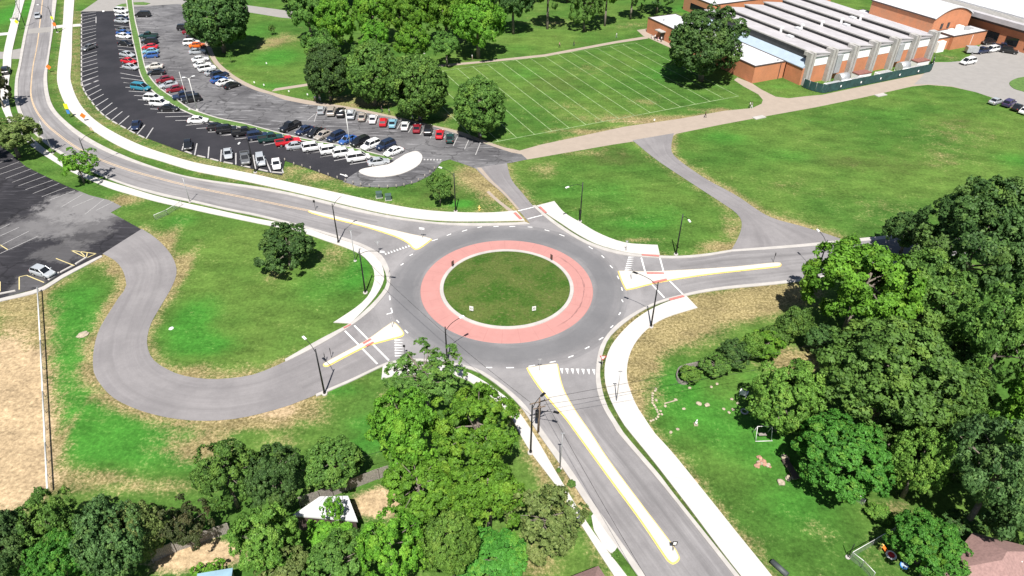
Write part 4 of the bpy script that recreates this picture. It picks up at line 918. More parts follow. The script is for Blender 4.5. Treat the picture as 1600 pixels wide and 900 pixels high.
def chain_fence(px, h, label, step=3.0, rail=.035, mesh=True):
    P = [G(x, y) for x, y in px]; o = empty('chain_link_fence', P[0]); tag(o, label, 'fence')
    bm = bmesh.new(); br = bmesh.new(); k0 = P[0]
    for a, b in zip(P, P[1:]):
        n = max(1, round((b-a).length/step)); ang = math.atan2(b.y-a.y, b.x-a.x)
        for k in range(n+1):
            q = a.lerp(b, k/n)-k0; bp = bmesh.new(); tube(bp, q, q+Vector((0, 0, h+.06)), .035, None, 6); obj('post', bp, MT['silver'], o)
        tube(br, a-k0+Vector((0, 0, h)), b-k0+Vector((0, 0, h)), rail, None, 6)
        q = (a+b)/2-k0; box(bm, (q.x, q.y, h/2), ((b-a).length, .012, h-.06), ang)
    obj('rail', br, MT['palepole'], o); obj('mesh_panel', bm, MT['link'], o)
chain_fence([(62,457),(67,540),(71,620),(75,700),(79,772)], 1.0, 'long chain link fence between the bare soil field and the lawn', 3, .1)
chain_fence([(243,344),(262,336),(285,322)], 1.1, 'short low chain link fence on the lawn below the curved road', 2, .04)
chain_fence([(1394,834),(1362,853),(1327,873),(1345,887),(1362,905)], 1.2, 'chain link fence around the back garden at the lower right', 2.4, .035)
chain_fence([(1312,758),(1330,778),(1348,790)], 1.1, 'chain link fence at the wood edge on the right lawn', 2.4, .05)
chain_fence([(28,-6),(28,15),(26,30),(22,38)], 1.8, 'chain link fence by the pitch in the upper left corner', 3, .05)
# ------------------------------------------------------------------ trees
def crown_mesh(key, R, nclump, cr, leaf, nleaf, seed, flat=0.55, shell=(.55, .92), gap=0.0, rough=.18, per=10, tuft=.4):
    """crown of half-size about 1 built from leaf sprays gathered in clumps; R is the real radius the leaf size is meant for"""
    rg = np.random.default_rng(seed)
    lf = leaf/R
    # clump centres: an uneven ellipsoid, fuller on top
    C = []; tries = 0
    lobes = rg.normal(size=(7, 3)); lobes /= np.linalg.norm(lobes, axis=1)[:, None]; amp = rg.uniform(-rough, rough*.6, 7)
    while len(C) < nclump and tries < 20000:
        tries += 1
        d = rg.normal(size=3); d /= np.linalg.norm(d)
        if d[2] < -flat and rg.random() < .85: continue
        k = 1+np.sum(amp*np.clip(lobes@d, 0, 1)**3)
        r = rg.uniform(*shell)*k
        p = d*r
        if p[2] < 0: p[2] *= .82
        if gap and any(np.linalg.norm(p-q) < gap for q in C): continue
        C.append(p)
    C = np.array(C); n = len(C)
    rad = cr*rg.uniform(.65, 1.3, n)
    ntuft = max(40, nleaf//per)
    w = rad**2; cnt = rg.multinomial(ntuft, w/w.sum())
    ci = np.repeat(np.arange(n), cnt); nt = len(ci)
    u = rg.normal(size=(nt, 3)); u /= np.linalg.norm(u, axis=1)[:, None]
    cd = C/np.maximum(np.linalg.norm(C, axis=1), 1e-6)[:, None]
    bad = np.einsum('ij,ij->i', u, cd[ci]) < -.2
    u[bad] = -u[bad]
    rr = rad[ci]*(rg.uniform(.35, 1.0, nt)**.35)*(1+rg.normal(0, .08, nt))
    tp = C[ci]+u*rr[:, None]*np.array([1, 1, .85])
    tdir = u*.7+cd[ci]*.5+np.array([0, 0, .3]); tdir /= np.linalg.norm(tdir, axis=1)[:, None]
    ti = np.repeat(np.arange(nt), per); m = len(ti)
    v = rg.normal(size=(m, 3)); v /= np.linalg.norm(v, axis=1)[:, None]
    v[np.einsum('ij,ij->i', v, tdir[ti]) < -.15] *= -1
    tr = tuft/R*rg.uniform(.7, 1.3, nt)
    pos = tp[ti]+v*(tr[ti]*rg.uniform(.5, 1.0, m))[:, None]
    nor = v*.6+tdir[ti]*.5+rg.normal(size=(m, 3))*.45; nor /= np.linalg.norm(nor, axis=1)[:, None]
    t = np.cross(nor, rg.normal(size=(m, 3))); t /= np.maximum(np.linalg.norm(t, axis=1), 1e-6)[:, None]
    b = np.cross(nor, t)
    s = lf*rg.uniform(.6, 1.35, m)
    V = np.empty((m, 4, 3))
    V[:, 0] = pos-t*(s*.62)[:, None]; V[:, 1] = pos+b*(s*.4)[:, None]+t*(s*.08)[:, None]-nor*(s*.12)[:, None]; V[:, 2] = pos+t*(s*.62)[:, None]; V[:, 3] = pos-b*(s*.4)[:, None]+t*(s*.08)[:, None]-nor*(s*.12)[:, None]
    me = bpy.data.meshes.new(key)
    me.vertices.add(m*4); me.vertices.foreach_set('co', V.astype(np.float32).ravel())
    me.loops.add(m*4); me.loops.foreach_set('vertex_index', np.arange(m*4, dtype=np.int32))
    me.polygons.add(m); me.polygons.foreach_set('loop_start', np.arange(0, m*4, 4, dtype=np.int32)); me.polygons.foreach_set('loop_total', np.full(m, 4, np.int32))
    me.update(calc_edges=True)
    ct = rg.uniform(0, 1, n)
    tt = rg.uniform(0, 1, nt)
    tone = np.clip(ct[ci][ti]*.3+tt[ti]*.5+rg.uniform(0, .35, m), 0, 1)
    warm = np.clip((rg.random(n) < .10)[ci][ti]*rg.uniform(.3, .9, m)+(rg.random(nt) < .08)[ti]*.6, 0, 1)
    a = me.attributes.new('tone', 'FLOAT', 'FACE'); a.data.foreach_set('value', tone.astype(np.float32))
    a = me.attributes.new('warm', 'FLOAT', 'FACE'); a.data.foreach_set('value', warm.astype(np.float32))
    me['clumps'] = C.ravel().tolist()
    me.materials.append(LEAF['mid'])
    return me
def trunk_mesh(key, crown, seed, thick=.07, limbs=7, h0=-1.35, bare=False):
    """tapered trunk with limbs reaching clumps of that crown, in the crown's unit frame"""
    rnd = random.Random(seed); C = np.array(crown['clumps']).reshape(-1, 3)
    bm = bmesh.new()
    pts = [Vector((0, 0, h0)), Vector((rnd.uniform(-.03, .03), rnd.uniform(-.03, .03), -.75)), Vector((rnd.uniform(-.06, .06), rnd.uniform(-.06, .06), -.2)), Vector((rnd.uniform(-.1, .1), rnd.uniform(-.1, .1), .4))]
    rs = [thick*1.35, thick, thick*.75, thick*.35]
    for i in range(3): tube(bm, pts[i], pts[i+1], rs[i], rs[i+1], 7)
    for k in range(limbs):
        e = Vector(C[rnd.randrange(len(C))]); s = pts[1].lerp(pts[3], rnd.uniform(.1, .85))
        mid = s.lerp(e, .5)+Vector((0, 0, rnd.uniform(-.02, .12)))
        tube(bm, s, mid, thick*.42, thick*.26, 5, cap=False); tube(bm, mid, e*(1.04 if bare else .92), thick*.26, thick*.07, 5, cap=False)
    me = bpy.data.meshes.new(key); bm.to_mesh(me); bm.free(); me.materials.append(MT['bark']); return me
SPEC = {  # R, clumps, clump radius, leaf size, leaves, flat, shell, gap, rough, limbs, bare, leaves per tuft, tuft radius
 'round':  (6.0, 200, .16, .32, 44000, .92, (.70, .88), .10, .06, 6, False, 16, .40),
 'broad':  (8.0, 130, .15, .36, 44000, .45, (.52, .98), .15, .26, 10, False, 22, .52),
 'loose':  (6.5, 90, .155, .34, 28000, .40, (.42, 1.05), .17, .36, 14, True, 20, .50),
 'sparse': (5.0, 75, .15, .28, 12000, .35, (.35, 1.05), .14, .35, 24, True, 14, .36),
 'bush':   (3.0, 60, .22, .20, 14000, .30, (.5, .9), .13, .22, 8, False, 14, .26),
 'fine':   (5.0, 150, .17, .24, 36000, .55, (.48, .95), .095, .22, 12, False, 16, .32),
}
PROTO = {}
def proto(kind, v):
    if (kind, v) not in PROTO:
        R, nc, cr, lf, nl, fl, sh, gp, ro, lb, br, per, tu = SPEC[kind]
        c = crown_mesh('crown_'+kind, R, nc, cr, lf, nl, 11*v+len(kind)*101+ord(kind[1]), fl, sh, gp, ro, per, tu)
        t = trunk_mesh('trunk_'+kind, c, v+5, .045 if kind in ('sparse', 'bush') else .06, lb, -1.5, br)
        PROTO[(kind, v)] = (c, t)
    return PROTO[(kind, v)]
TREE_N = [0]
def tree(name, x0, x1, y0, y1, hb, kind, leafm, label, group=None, cat='tree', squash=1.0):
    hc = 5.0
    for _ in range(40):
        p = G((x0+x1)/2, (y0+y1)/2, hc); d = depth(p)
        a = (x1-x0)/2*d/FPX; K = (y1-y0)/2*d/FPX
        v = p-Vector((0, 0, CAMH)); th = math.asin(-v.z/v.length)
        b = math.sqrt(max(K*K-(a*math.sin(th))**2, (.5*a*math.cos(th))**2))/math.cos(th)
        b = min(b, 1.5*a)
        hc = b*.9+hb
    k = {'round': 1.0, 'broad': .92, 'loose': .88, 'sparse': .9, 'bush': .92, 'fine': .93}[kind]; a *= k; b *= k
    TREE_N[0] += 1; i = TREE_N[0]
    c, t = proto(kind, i % 3)
    o = empty(name, (p.x, p.y, 0)); tag(o, label, cat, group)
    rz = (i*2.399) % 6.283
    cr = bpy.data.objects.new('crown', c); link(cr, o); cr.location = (0, 0, hc); cr.scale = (a, a, b*squash); cr.rotation_euler = (0, 0, rz)
    cr.material_slots[0].link = 'OBJECT'; cr.material_slots[0].material = LEAF[leafm]
    tr = bpy.data.objects.new('trunk', t); link(tr, o); tr.location = (0, 0, hc); tr.rotation_euler = (0, 0, rz)
    tr.scale = (a, a, hc/1.5)
    return o
T = tree
# trees by the upper car park and the field
T('tree', 288, 388, -28, 78, 1.6, 'round', 'dark', 'big dark round tree over the parked cars at the top of the grey car park')
T('tree', 475, 546, 70, 157, 1.0, 'round', 'dark', 'darkest of the four round trees beside the footpath junction')
T('tree', 541, 621, 64, 165, 1.0, 'round', 'mid', 'second round tree in the row above the parked cars')
T('tree', 607, 699, 82, 189, 1.0, 'round', 'mid', 'large round tree above the red and light blue cars')
T('tree', 707, 791, 121, 216, .8, 'round', 'mid', 'round tree standing on the corner of the sports field')
T('tree', 1036, 1172, 14, 130, .8, 'fine', 'dark', 'large spreading dark tree in front of the low brick block')
GW = 'trees of the grove behind the car park'
grove = [(448,512,-25,60,'broad','mid'),(490,556,-5,80,'broad','bright'),(545,620,-30,62,'broad','bright'),(600,668,-25,72,'broad','bright'),(655,735,-35,66,'broad','bright'),(700,792,-20,88,'broad','bright'),(470,530,40,100,'loose','mid'),(560,612,30,88,'loose','bright'),(618,672,38,100,'loose','bright'),(672,722,45,98,'loose','mid'),
         (430,500,-55,10,'broad','dark'),(520,600,-60,5,'broad','mid'),(600,690,-70,0,'broad','mid'),(690,780,-70,5,'broad','mid'),(500,545,20,70,'loose','mid')]
gl = ['leftmost tree of the grove, beside the open lawn','bright green tree at the left front of the grove','tall bright tree rising behind the second round tree','tall bright tree in the middle of the grove','bright tree of the grove behind the grey pole','large bright tree at the right end of the grove by the path',
      'darker loose tree directly above the darkest round tree','low loose tree between two round trees at the grove edge','loose bright tree above the large round tree','small loose tree beside the grey pole at the grove edge',
      'dark tree at the back left of the grove near the street','back row tree in the left half of the grove','back row tree in the middle of the grove','back row tree at the right of the grove','loose tree low in the left part of the grove']
for g, l in zip(grove, gl): T('grove_tree', g[0], g[1], g[2], g[3], 1.5, g[4], g[5], l, GW)
T('tree', 770, 835, -60, 46, 3.0, 'broad', 'dark', 'dark tree with a bare trunk left of the shaded drive behind the field')
T('tree', 828, 888, -75, 22, 6.0, 'broad', 'mid', 'tree with a tall pale trunk in front of the shaded drive')
T('tree', 888, 942, -45, 62, .5, 'loose', 'mid', 'drooping green tree reaching the ground above the field path')
T('tree', 925, 975, -70, 32, 5.0, 'broad', 'bright', 'bright crowned tree with pale trunk beside the path behind the field')
T('tree', 965, 1015, -60, 30, 2.0, 'loose', 'dark', 'dark tree at the right end of the row behind the field')
T('tree', 1000, 1060, -40, 16, 1.5, 'loose', 'dark', 'dark tree beyond the small lawn left of the rear brick block')
T('tree', 780, 850, -90, -5, 3.0, 'broad', 'dark', 'tall dark tree in the back row above the field path')
T('tree', 850, 930, -95, -8, 3.0, 'broad', 'mid', 'tall green tree at the back above the drooping tree')
T('sapling', 417, 431, 38, 53, .5, 'sparse', 'mid', 'thin sapling on the open upper lawn')
T('sapling', 353, 364, 78, 95, .8, 'sparse', 'mid', 'thin sapling on the lawn beside the curved tan footpath')
# north road side
T('tree', -32, 62, 180, 246, 1.2, 'loose', 'olive', 'spreading olive green tree over the pavement at the left edge')
T('tree', -30, 14, 80, 190, .8, 'loose', 'brown', 'brownish tree cut by the left edge near the driveway')
T('tree', 88, 150, 229, 281, 1.6, 'sparse', 'bright', 'thin bright tree beside the pavement of the curved road')
T('tree', 398, 499, 346, 434, .1, 'loose', 'dark', 'broad low tree on the lawn inside the path loop')
T('tree', 664, 709, 266, 323, .2, 'bush', 'mid', 'upright leafy small tree beside the black lamp post above the pavement')
# bottom centre
T('tree', 600, 728, 535, 640, 4.5, 'sparse', 'mid', 'open crowned tree overlapping the roundabout edge')
T('tree', 575, 700, 600, 745, 3.0, 'loose', 'bright', 'bright tree in the middle left of the large clump at the bottom')
T('tree', 668, 815, 600, 745, 3.0, 'loose', 'bright', 'large bright tree beside the left pavement of the south road')
T('tree', 590, 720, 700, 820, 3.0, 'loose', 'bright', 'bright tree right of the sandy yard')
T('tree', 700, 828, 700, 830, 2.5, 'loose', 'bright', 'bright tree with pale limbs in the clump near the left pavement')
T('tree', 652, 757, 788, 905, 2.5, 'broad', 'lime', 'yellow green rounded tree near the bottom edge')
T('tree', 712, 832, 822, 930, .8, 'fine', 'vivid', 'dense vivid green ivy covered tree at the bottom edge')
T('tree', 782, 920, 742, 885, 1.2, 'sparse', 'olive', 'sparse olive tree with grey branches beside the south pavement')
T('tree', 560, 665, 800, 920, 2.0, 'loose', 'bright', 'green tree below the sandy yard at the bottom')
T('tree', 470, 585, 820, 935, 1.5, 'loose', 'mid', 'green tree below the white shed at the bottom edge')
T('tree', 498, 540, 764, 828, 2.6, 'sparse', 'bright', 'slim bright tree growing up in front of the white shed roof')
T('tree', 305, 402, 685, 800, 1.5, 'loose', 'mid', 'leafy green tree left of the tall utility pole')
T('tree', 372, 478, 688, 805, 1.5, 'loose', 'dark', 'dark tree around the tall utility pole at the bottom left')
T('tree', 470, 575, 672, 772, 1.2, 'fine', 'mid', 'single green tree on the lawn above the white shed')
T('tree', 362, 470, 790, 910, 1.5, 'loose', 'lime', 'bright yellow green tree left of the white shed')
T('tree', 395, 500, 850, 950, 1.5, 'loose', 'olive', 'olive tree on the bottom edge left of centre')
T('tree', -45, 62, 785, 930, .8, 'fine', 'sage', 'greyish tree in the bottom left corner')
T('tree', 30, 130, 758, 890, .8, 'loose', 'mid', 'dark thicket tree at the foot of the long chain link fence')
T('tree', 40, 150, 820, 940, .8, 'broad', 'vivid', 'vivid green tree on the bottom edge near the left corner')
T('tree', 110, 232, 772, 920, .8, 'fine', 'sage', 'grey green tree in the middle of the bottom left thicket')
T('tree', 175, 262, 768, 895, .8, 'fine', 'olive', 'olive fine leaved tree right of centre in the bottom left thicket')
T('tree', 245, 328, 778, 872, .8, 'sparse', 'brown', 'brownish sparse tree at the right end of the bottom left thicket')
# right woodland
T('tree', 1432, 1625, 275, 490, 1.5, 'broad', 'dark', 'huge dark tree at the far end of the right woodland')
T('tree', 1384, 1456, 324, 400, .6, 'broad', 'dark', 'small dark tree left of the huge dark tree')
T('tree', 1252, 1448, 346, 540, 1.0, 'loose', 'bright', 'bright yellow green tree overhanging the east road')
T('tree', 1370, 1520, 392, 550, 1.2, 'broad', 'mid', 'mid green tree below the huge dark tree')
T('tree', 1276, 1518, 472, 690, 1.5, 'broad', 'mid', 'widest green tree in the middle of the right woodland')
T('tree', 1168, 1290, 562, 692, .5, 'fine', 'lime', 'yellowish rounded tree on the left edge of the woodland')
T('tree', 1212, 1272, 474, 540, .5, 'bush', 'mid', 'small green tree at the corner of the woodland near the dry grass')
T('tree', 1500, 1640, 430, 640, 2.5, 'loose', 'mid', 'green tree cut by the right edge behind the widest tree')
T('tree', 1238, 1402, 640, 785, .8, 'broad', 'vivid', 'vivid green tree at the woodland edge above the right lawn')
T('tree', 1385, 1492, 655, 792, 1.0, 'fine', 'lime', 'yellow green tree right of the vivid woodland tree')
T('tree', 1478, 1640, 630, 860, 2.0, 'loose', 'sage', 'tall grey green tree over the brown shingle roof')
T('tree', 1390, 1510, 795, 902, .8, 'broad', 'vivid', 'dark vivid tree beside the brown shingle roof')
T('tree', 1432, 1482, 838, 900, 1.5, 'loose', 'bright', 'yellow leaved tree in front of the dark vivid tree')
T('tree', 1545, 1660, 745, 850, 1.0, 'broad', 'dark', 'dark tree right behind the brown shingle roof at the right edge')
T('tree', 1460, 1560, 560, 680, 1.5, 'loose', 'mid', 'green tree filling the gap right of the widest tree')
T('tree', 1560, 1700, 560, 740, 2.5, 'loose', 'bright', 'bright tree at the right edge in the middle of the woodland')
T('tree', 1560, 1690, 300, 430, 1.5, 'broad', 'dark', 'dark tree beyond the huge one on the right edge')
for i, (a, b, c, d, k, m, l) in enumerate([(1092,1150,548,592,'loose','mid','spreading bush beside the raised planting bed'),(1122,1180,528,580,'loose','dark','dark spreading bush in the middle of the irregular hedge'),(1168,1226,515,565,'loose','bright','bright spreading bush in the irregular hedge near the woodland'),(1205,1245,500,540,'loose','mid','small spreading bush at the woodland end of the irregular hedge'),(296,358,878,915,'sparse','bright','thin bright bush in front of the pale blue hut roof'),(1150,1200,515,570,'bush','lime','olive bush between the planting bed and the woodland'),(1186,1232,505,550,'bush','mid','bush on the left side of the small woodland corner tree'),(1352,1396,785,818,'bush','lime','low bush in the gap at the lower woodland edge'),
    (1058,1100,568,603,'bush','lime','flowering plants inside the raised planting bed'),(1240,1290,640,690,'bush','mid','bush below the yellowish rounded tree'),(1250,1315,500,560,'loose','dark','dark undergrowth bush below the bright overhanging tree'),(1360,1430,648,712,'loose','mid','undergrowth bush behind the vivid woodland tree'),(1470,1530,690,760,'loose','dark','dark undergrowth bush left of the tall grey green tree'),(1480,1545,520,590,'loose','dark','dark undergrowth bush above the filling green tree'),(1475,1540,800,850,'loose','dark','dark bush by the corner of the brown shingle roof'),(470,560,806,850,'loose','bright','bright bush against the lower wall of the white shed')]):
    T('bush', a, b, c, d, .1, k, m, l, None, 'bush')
for i, (x, y, r) in enumerate([(893,756,8),(873,735,5),(962,868,7)]): T('weed_clump', x-r, x+r, y-r*.7, y+r*.6, .02, 'bush', 'mid', ['green weed clump on the verge left of the south road','small weed by the sign post left of the south road','green weed clump on the white pavement near the bottom edge'][i], None, 'weeds')
# ------------------------------------------------------------------ vehicles
PAINT = {'white': (.72,.72,.71), 'silver': (.40,.42,.44), 'grey': (.13,.135,.14), 'black': (.012,.012,.014), 'darkblue': (.015,.025,.06), 'blue': (.035,.10,.30), 'lightblue': (.18,.36,.45), 'teal': (.03,.20,.28), 'red': (.50,.015,.025), 'darkred': (.20,.01,.02), 'orange': (.75,.14,.01), 'tan': (.36,.32,.28), 'green': (.012,.045,.04), 'purple': (.045,.03,.09), 'beige': (.55,.52,.47)}
PM = {}
for k, c in PAINT.items(): PM[k] = basic('paint_'+k, c, 0.32, 0.03, 2, 0.15 if k in ('silver', 'grey', 'tan') else 0.0, 0.6)
# side profiles: lower body sections (x, zbottom, zbelt, halfwidth), glass house (x at belt/roof), roof
CARS = {
 'sedan':  dict(L=4.7, w=.90, belt=[(-2.35,.45,.80,.74),(-2.15,.28,.95,.84),(-1.2,.24,1.0,.90),(0,.22,.96,.90),(.95,.22,.93,.90),(1.5,.24,.86,.88),(2.1,.28,.72,.82),(2.35,.42,.58,.70)], cab=[(-1.75,-1.05),(1.15,.35)], roof=1.44, pillar=None),
 'hatch':  dict(L=4.2, w=.87, belt=[(-2.1,.45,.95,.76),(-1.95,.28,1.02,.84),(-1.1,.24,1.02,.87),(0,.22,.98,.87),(.9,.22,.96,.87),(1.35,.24,.9,.86),(1.9,.28,.76,.80),(2.1,.42,.6,.68)], cab=[(-2.0,-1.5),(1.2,.35)], roof=1.50, pillar=None),
 'suv':    dict(L=4.8, w=.96, belt=[(-2.4,.5,1.0,.84),(-2.3,.36,1.12,.92),(-1.2,.32,1.14,.96),(0,.3,1.12,.96),(.9,.3,1.10,.96),(1.4,.32,1.06,.95),(2.2,.36,.98,.90),(2.4,.5,.8,.80)], cab=[(-2.3,-1.95),(1.25,.55)], roof=1.76, pillar=None),
 'van':    dict(L=5.1, w=.98, belt=[(-2.55,.5,1.1,.88),(-2.45,.36,1.14,.95),(-1.2,.3,1.14,.98),(0,.3,1.12,.98),(1.2,.3,1.08,.98),(1.8,.32,1.0,.95),(2.4,.36,.84,.88),(2.55,.5,.7,.78)], cab=[(-2.45,-2.2),(1.75,.75)], roof=1.80, pillar=None),
 'pickup': dict(L=5.6, w=.98, belt=[(-2.8,.5,1.0,.90),(-2.7,.42,1.06,.96),(-1.2,.36,1.08,.98),(0,.34,1.08,.98),(1.1,.34,1.08,.98),(1.6,.36,1.06,.97),(2.6,.40,.98,.92),(2.8,.55,.82,.82)], cab=[(-.75,-.55),(1.35,.7)], roof=1.80, pillar=None),
}
def loft(bm, secs, mi=0, caps=True):
    R = []
    for s in secs: R.append([bm.verts.new(v) for v in s])
    n = len(R[0])
    for a, b in zip(R, R[1:]):
        for k in range(n):
            f = bm.faces.new((a[k], a[(k+1) % n], b[(k+1) % n], b[k])); f.material_index = mi
    if caps: bm.faces.new(R[0][::-1]).material_index = mi; bm.faces.new(R[-1]).material_index = mi
CM = {}
def car_meshes(kind):
    if kind in CM: return CM[kind]
    d = CARS[kind]; out = {}
    bm = bmesh.new()
    secs = [[(x, -w*.93, zb), (x, -w, (zb+zt)/2), (x, -w*.95, zt-.06), (x, -w*.86, zt), (x, w*.86, zt), (x, w*.95, zt-.06), (x, w, (zb+zt)/2), (x, w*.93, zb)] for x, zb, zt, w in d['belt']]
    loft(bm, secs)
    (b0, r0), (b1, r1) = d['cab']; rw = d['w']*.74; zr = d['roof']
    loft(bm, [[(x, -rw*k, z), (x, -rw*k, z+.05), (x, rw*k, z+.05), (x, rw*k, z)] for x, k, z in ((r0-.02, .9, zr-.05), (r0+.25, 1, zr), ((r0+r1)/2, 1.0, zr+.01), (r1-.2, .98, zr-.02), (r1+.05, .9, zr-.07))])
    zb = d['belt'][3][2]
    for s in (-1, 1):
        for xb, xt in ((b0+.05, r0), (b1-.08, r1)):          # pillars
            box_path = [(xb, s*d['w']*.80, zb-.03), (xt, s*rw, zr)]
            tube(bm, box_path[0], box_path[1], .05, .04, 5)
        xm = (b0+b1)/2-.1; tube(bm, (xm, s*d['w']*.82, zb-.03), (xm+.02, s*rw*1.0, zr), .05, .04, 5)
        box(bm, (b1-.25, s*(d['w']+.08), zb+.05), (.14, .18, .13))      # mirrors
    if kind == 'pickup':
        for s in (-1, 1): box(bm, (-1.75, s*.86, 1.16), (2.0, .12, .16))
        box(bm, (-2.72, 0, 1.16), (.1, 1.7, .16))
    for f in bm.faces: f.smooth = False
    out['body'] = bm2mesh(bm, 'car_body', [PM['white']])
    bm = bmesh.new()
    loft(bm, [[(b0, -d['w']*.82, zb-.05), (b0, d['w']*.82, zb-.05), (r0, rw*.97, zr-.03), (r0, -rw*.97, zr-.03)][:4], [(b1, -d['w']*.80, zb-.08), (b1, d['w']*.80, zb-.08), (r1, rw*.95, zr-.05), (r1, -rw*.95, zr-.05)]])
    out['windows'] = bm2mesh(bm, 'car_windows', [MT['glass']])
    bm = bmesh.new(); tube(bm, (0, -.11, 0), (0, .11, 0), .33, None, 14); out['wheel'] = bm2mesh(bm, 'car_wheel', [MT['tyre']])
    bm = bmesh.new(); tube(bm, (0, -.125, 0), (0, .125, 0), .2, None, 10); out['rim'] = bm2mesh(bm, 'wheel_rim', [MT['rim']])
    bm = bmesh.new(); box(bm, (0, 0, 0), (.14, .36, .15)); out['headlight'] = bm2mesh(bm, 'headlight', [MT['headlight']])
    bm = bmesh.new(); box(bm, (0, 0, 0), (.1, .26, .2)); out['taillight'] = bm2mesh(bm, 'taillight', [MT['taillight']])
    if kind == 'pickup':
        bm = bmesh.new(); box(bm, (-1.75, 0, 1.085), (1.85, 1.58, .02)); out['cargo_bed'] = bm2mesh(bm, 'cargo_bed', [MT['tyre']])
    CM[kind] = out; return out
def bm2mesh(bm, name, mats):
    bmesh.ops.recalc_face_normals(bm, faces=bm.faces)
    me = bpy.data.meshes.new(name); bm.to_mesh(me); bm.free()
    for m in mats: me.materials.append(m)
    return me
def car(px, py, dx, dy, kind, color, label, group=None, cat=None, nm=None, roofc=None):
    d = CARS[kind]; me = car_meshes(kind)
    p = G(px, py, .75); q = G(px+dx*4, py+dy*4, .75); a = math.atan2(q.y-p.y, q.x-p.x)
    o = empty(nm or {'sedan': 'parked_car', 'hatch': 'parked_hatchback', 'suv': 'parked_suv', 'van': 'parked_van', 'pickup': 'parked_pickup'}[kind], (p.x, p.y, 0.045), a)
    tag(o, label, cat or {'sedan': 'car', 'hatch': 'car', 'suv': 'suv', 'van': 'van', 'pickup': 'pickup truck'}[kind], group)
    def add(n, m, loc=(0, 0, 0)):
        c = bpy.data.objects.new(n, m); link(c, o); c.location = loc; return c
    b = add('body', me['body']); b.material_slots[0].link = 'OBJECT'; b.material_slots[0].material = PM[color]
    add('windows', me['windows'])
    L = d['L']/2; hb = d['belt'][6][2]
    for sx in (L*.62, -L*.60):
        for sy in (-1, 1):
            w = add('wheel', me['wheel'], (sx, sy*(d['w']-.09), .33)); link(bpy.data.objects.new('rim', me['rim']), w)
    for sy in (-1, 1):
        add('headlight', me['headlight'], (L-.13, sy*.56, hb-.08)); add('taillight', me['taillight'], (-L+.06, sy*.66, d['belt'][1][2]-.16))
    if 'cargo_bed' in me: add('cargo_bed', me['cargo_bed'])
    return o
GB, GI, GCs, GN, GE = 'cars in the inner bays of the sealed car park', 'cars facing the wheel stops', 'cars facing the grass strip in the grey car park', 'cars along the north edge of the grey car park', 'vehicles in the court by the school'
def row(lst, group):
    for t in lst: car(*t[:7], group)
row([(189.5,16.5,1,.08,'suv','white','white suv at the very top of the inner sealed bays'),(189.8,22.5,1,.08,'hatch','white','white car just below the topmost white suv'),(191,28,1,.09,'hatch','darkblue','dark blue car tucked between white and silver cars at the top'),(189.5,32,1,.1,'sedan','silver','silver car below the dark blue one near the top'),
 (192.5,46.5,1,.1,'sedan','grey','grey green car on its own above the blue and white pair'),(193,50.8,1,.1,'sedan','blue','blue car hidden behind a white sedan'),(192.8,55.8,1,.11,'sedan','white','white sedan in front of the blue car'),(196,67.5,1,.12,'sedan','black','black car between the white sedan and the silver sedan'),
 (198.5,84.5,1,.15,'sedan','silver','silver sedan above the red car'),(201,94.8,1,.15,'sedan','red','red car of the inner sealed bays with silver neighbours'),(203.5,104,1,.15,'sedan','silver','silver car directly below the red car'),(220,136,1,.12,'van','teal','teal minivan alone beside the grass strip'),
 (240,153.5,1,.06,'suv','white','white suv in front of the grass strip, upper of a white pair'),(249.5,161,1,.06,'suv','white','white suv in front of the grass strip, lower of a white pair'),(263.5,168.5,1,.02,'sedan','black','dark sedan next to the pair of white suvs'),(309,187,1,-.04,'sedan','white','pale silver sedan alone below the twin pale poles'),
 (338,197.5,1,-.1,'hatch','black','dark hatchback at the upper end of the dark row'),(354,202,1,-.12,'suv','black','black suv second in the dark row'),(382,206,1,-.13,'pickup','black','long black pickup in the middle of the dark row'),(402,212,1,-.14,'suv','darkblue','dark blue suv behind the black lamp post'),
 (423,215.5,1,-.15,'pickup','green','dark green pickup above the red pickup'),(450,221,1,-.16,'pickup','red','bright red pickup beside the grass strip'),(463,227,1,-.16,'sedan','silver','silver sedan between red pickup and white suvs'),(489,229.5,1,-.16,'suv','white','uppermost of four white suvs at the lower end of the row'),
 (517,234,1,-.16,'suv','white','second white suv from the silver sedan by the red pickup'),(536.5,238.5,1,-.16,'suv','white','third white suv of the lower row, before the minivan'),(559.5,245.5,1,-.16,'van','white','white minivan next to the last silver car'),(591,252,1,-.15,'sedan','silver','last silver sedan beside the white painted island')], GB)
row([(139,73.5,-1,.35,'sedan','grey','grey black car alone on the left bays of the sealed car park'),(212.5,195,-.45,1,'sedan','darkblue','dark blue car alone at the curve of the wheel stops'),(293.5,226,-.05,1,'hatch','black','black hatchback facing the wheel stops'),(356,239,.12,1,'sedan','silver','silver sedan facing the wheel stops, left of the grey pickup'),
 (383,247,.12,1,'pickup','grey','dark grey pickup facing the wheel stops'),(407,250,.2,1,'suv','silver','silver blue suv beside the black lamp post by the wheel stops'),(431.5,255,.15,1,'sedan','white','white sedan at the last wheel stop')], GI)
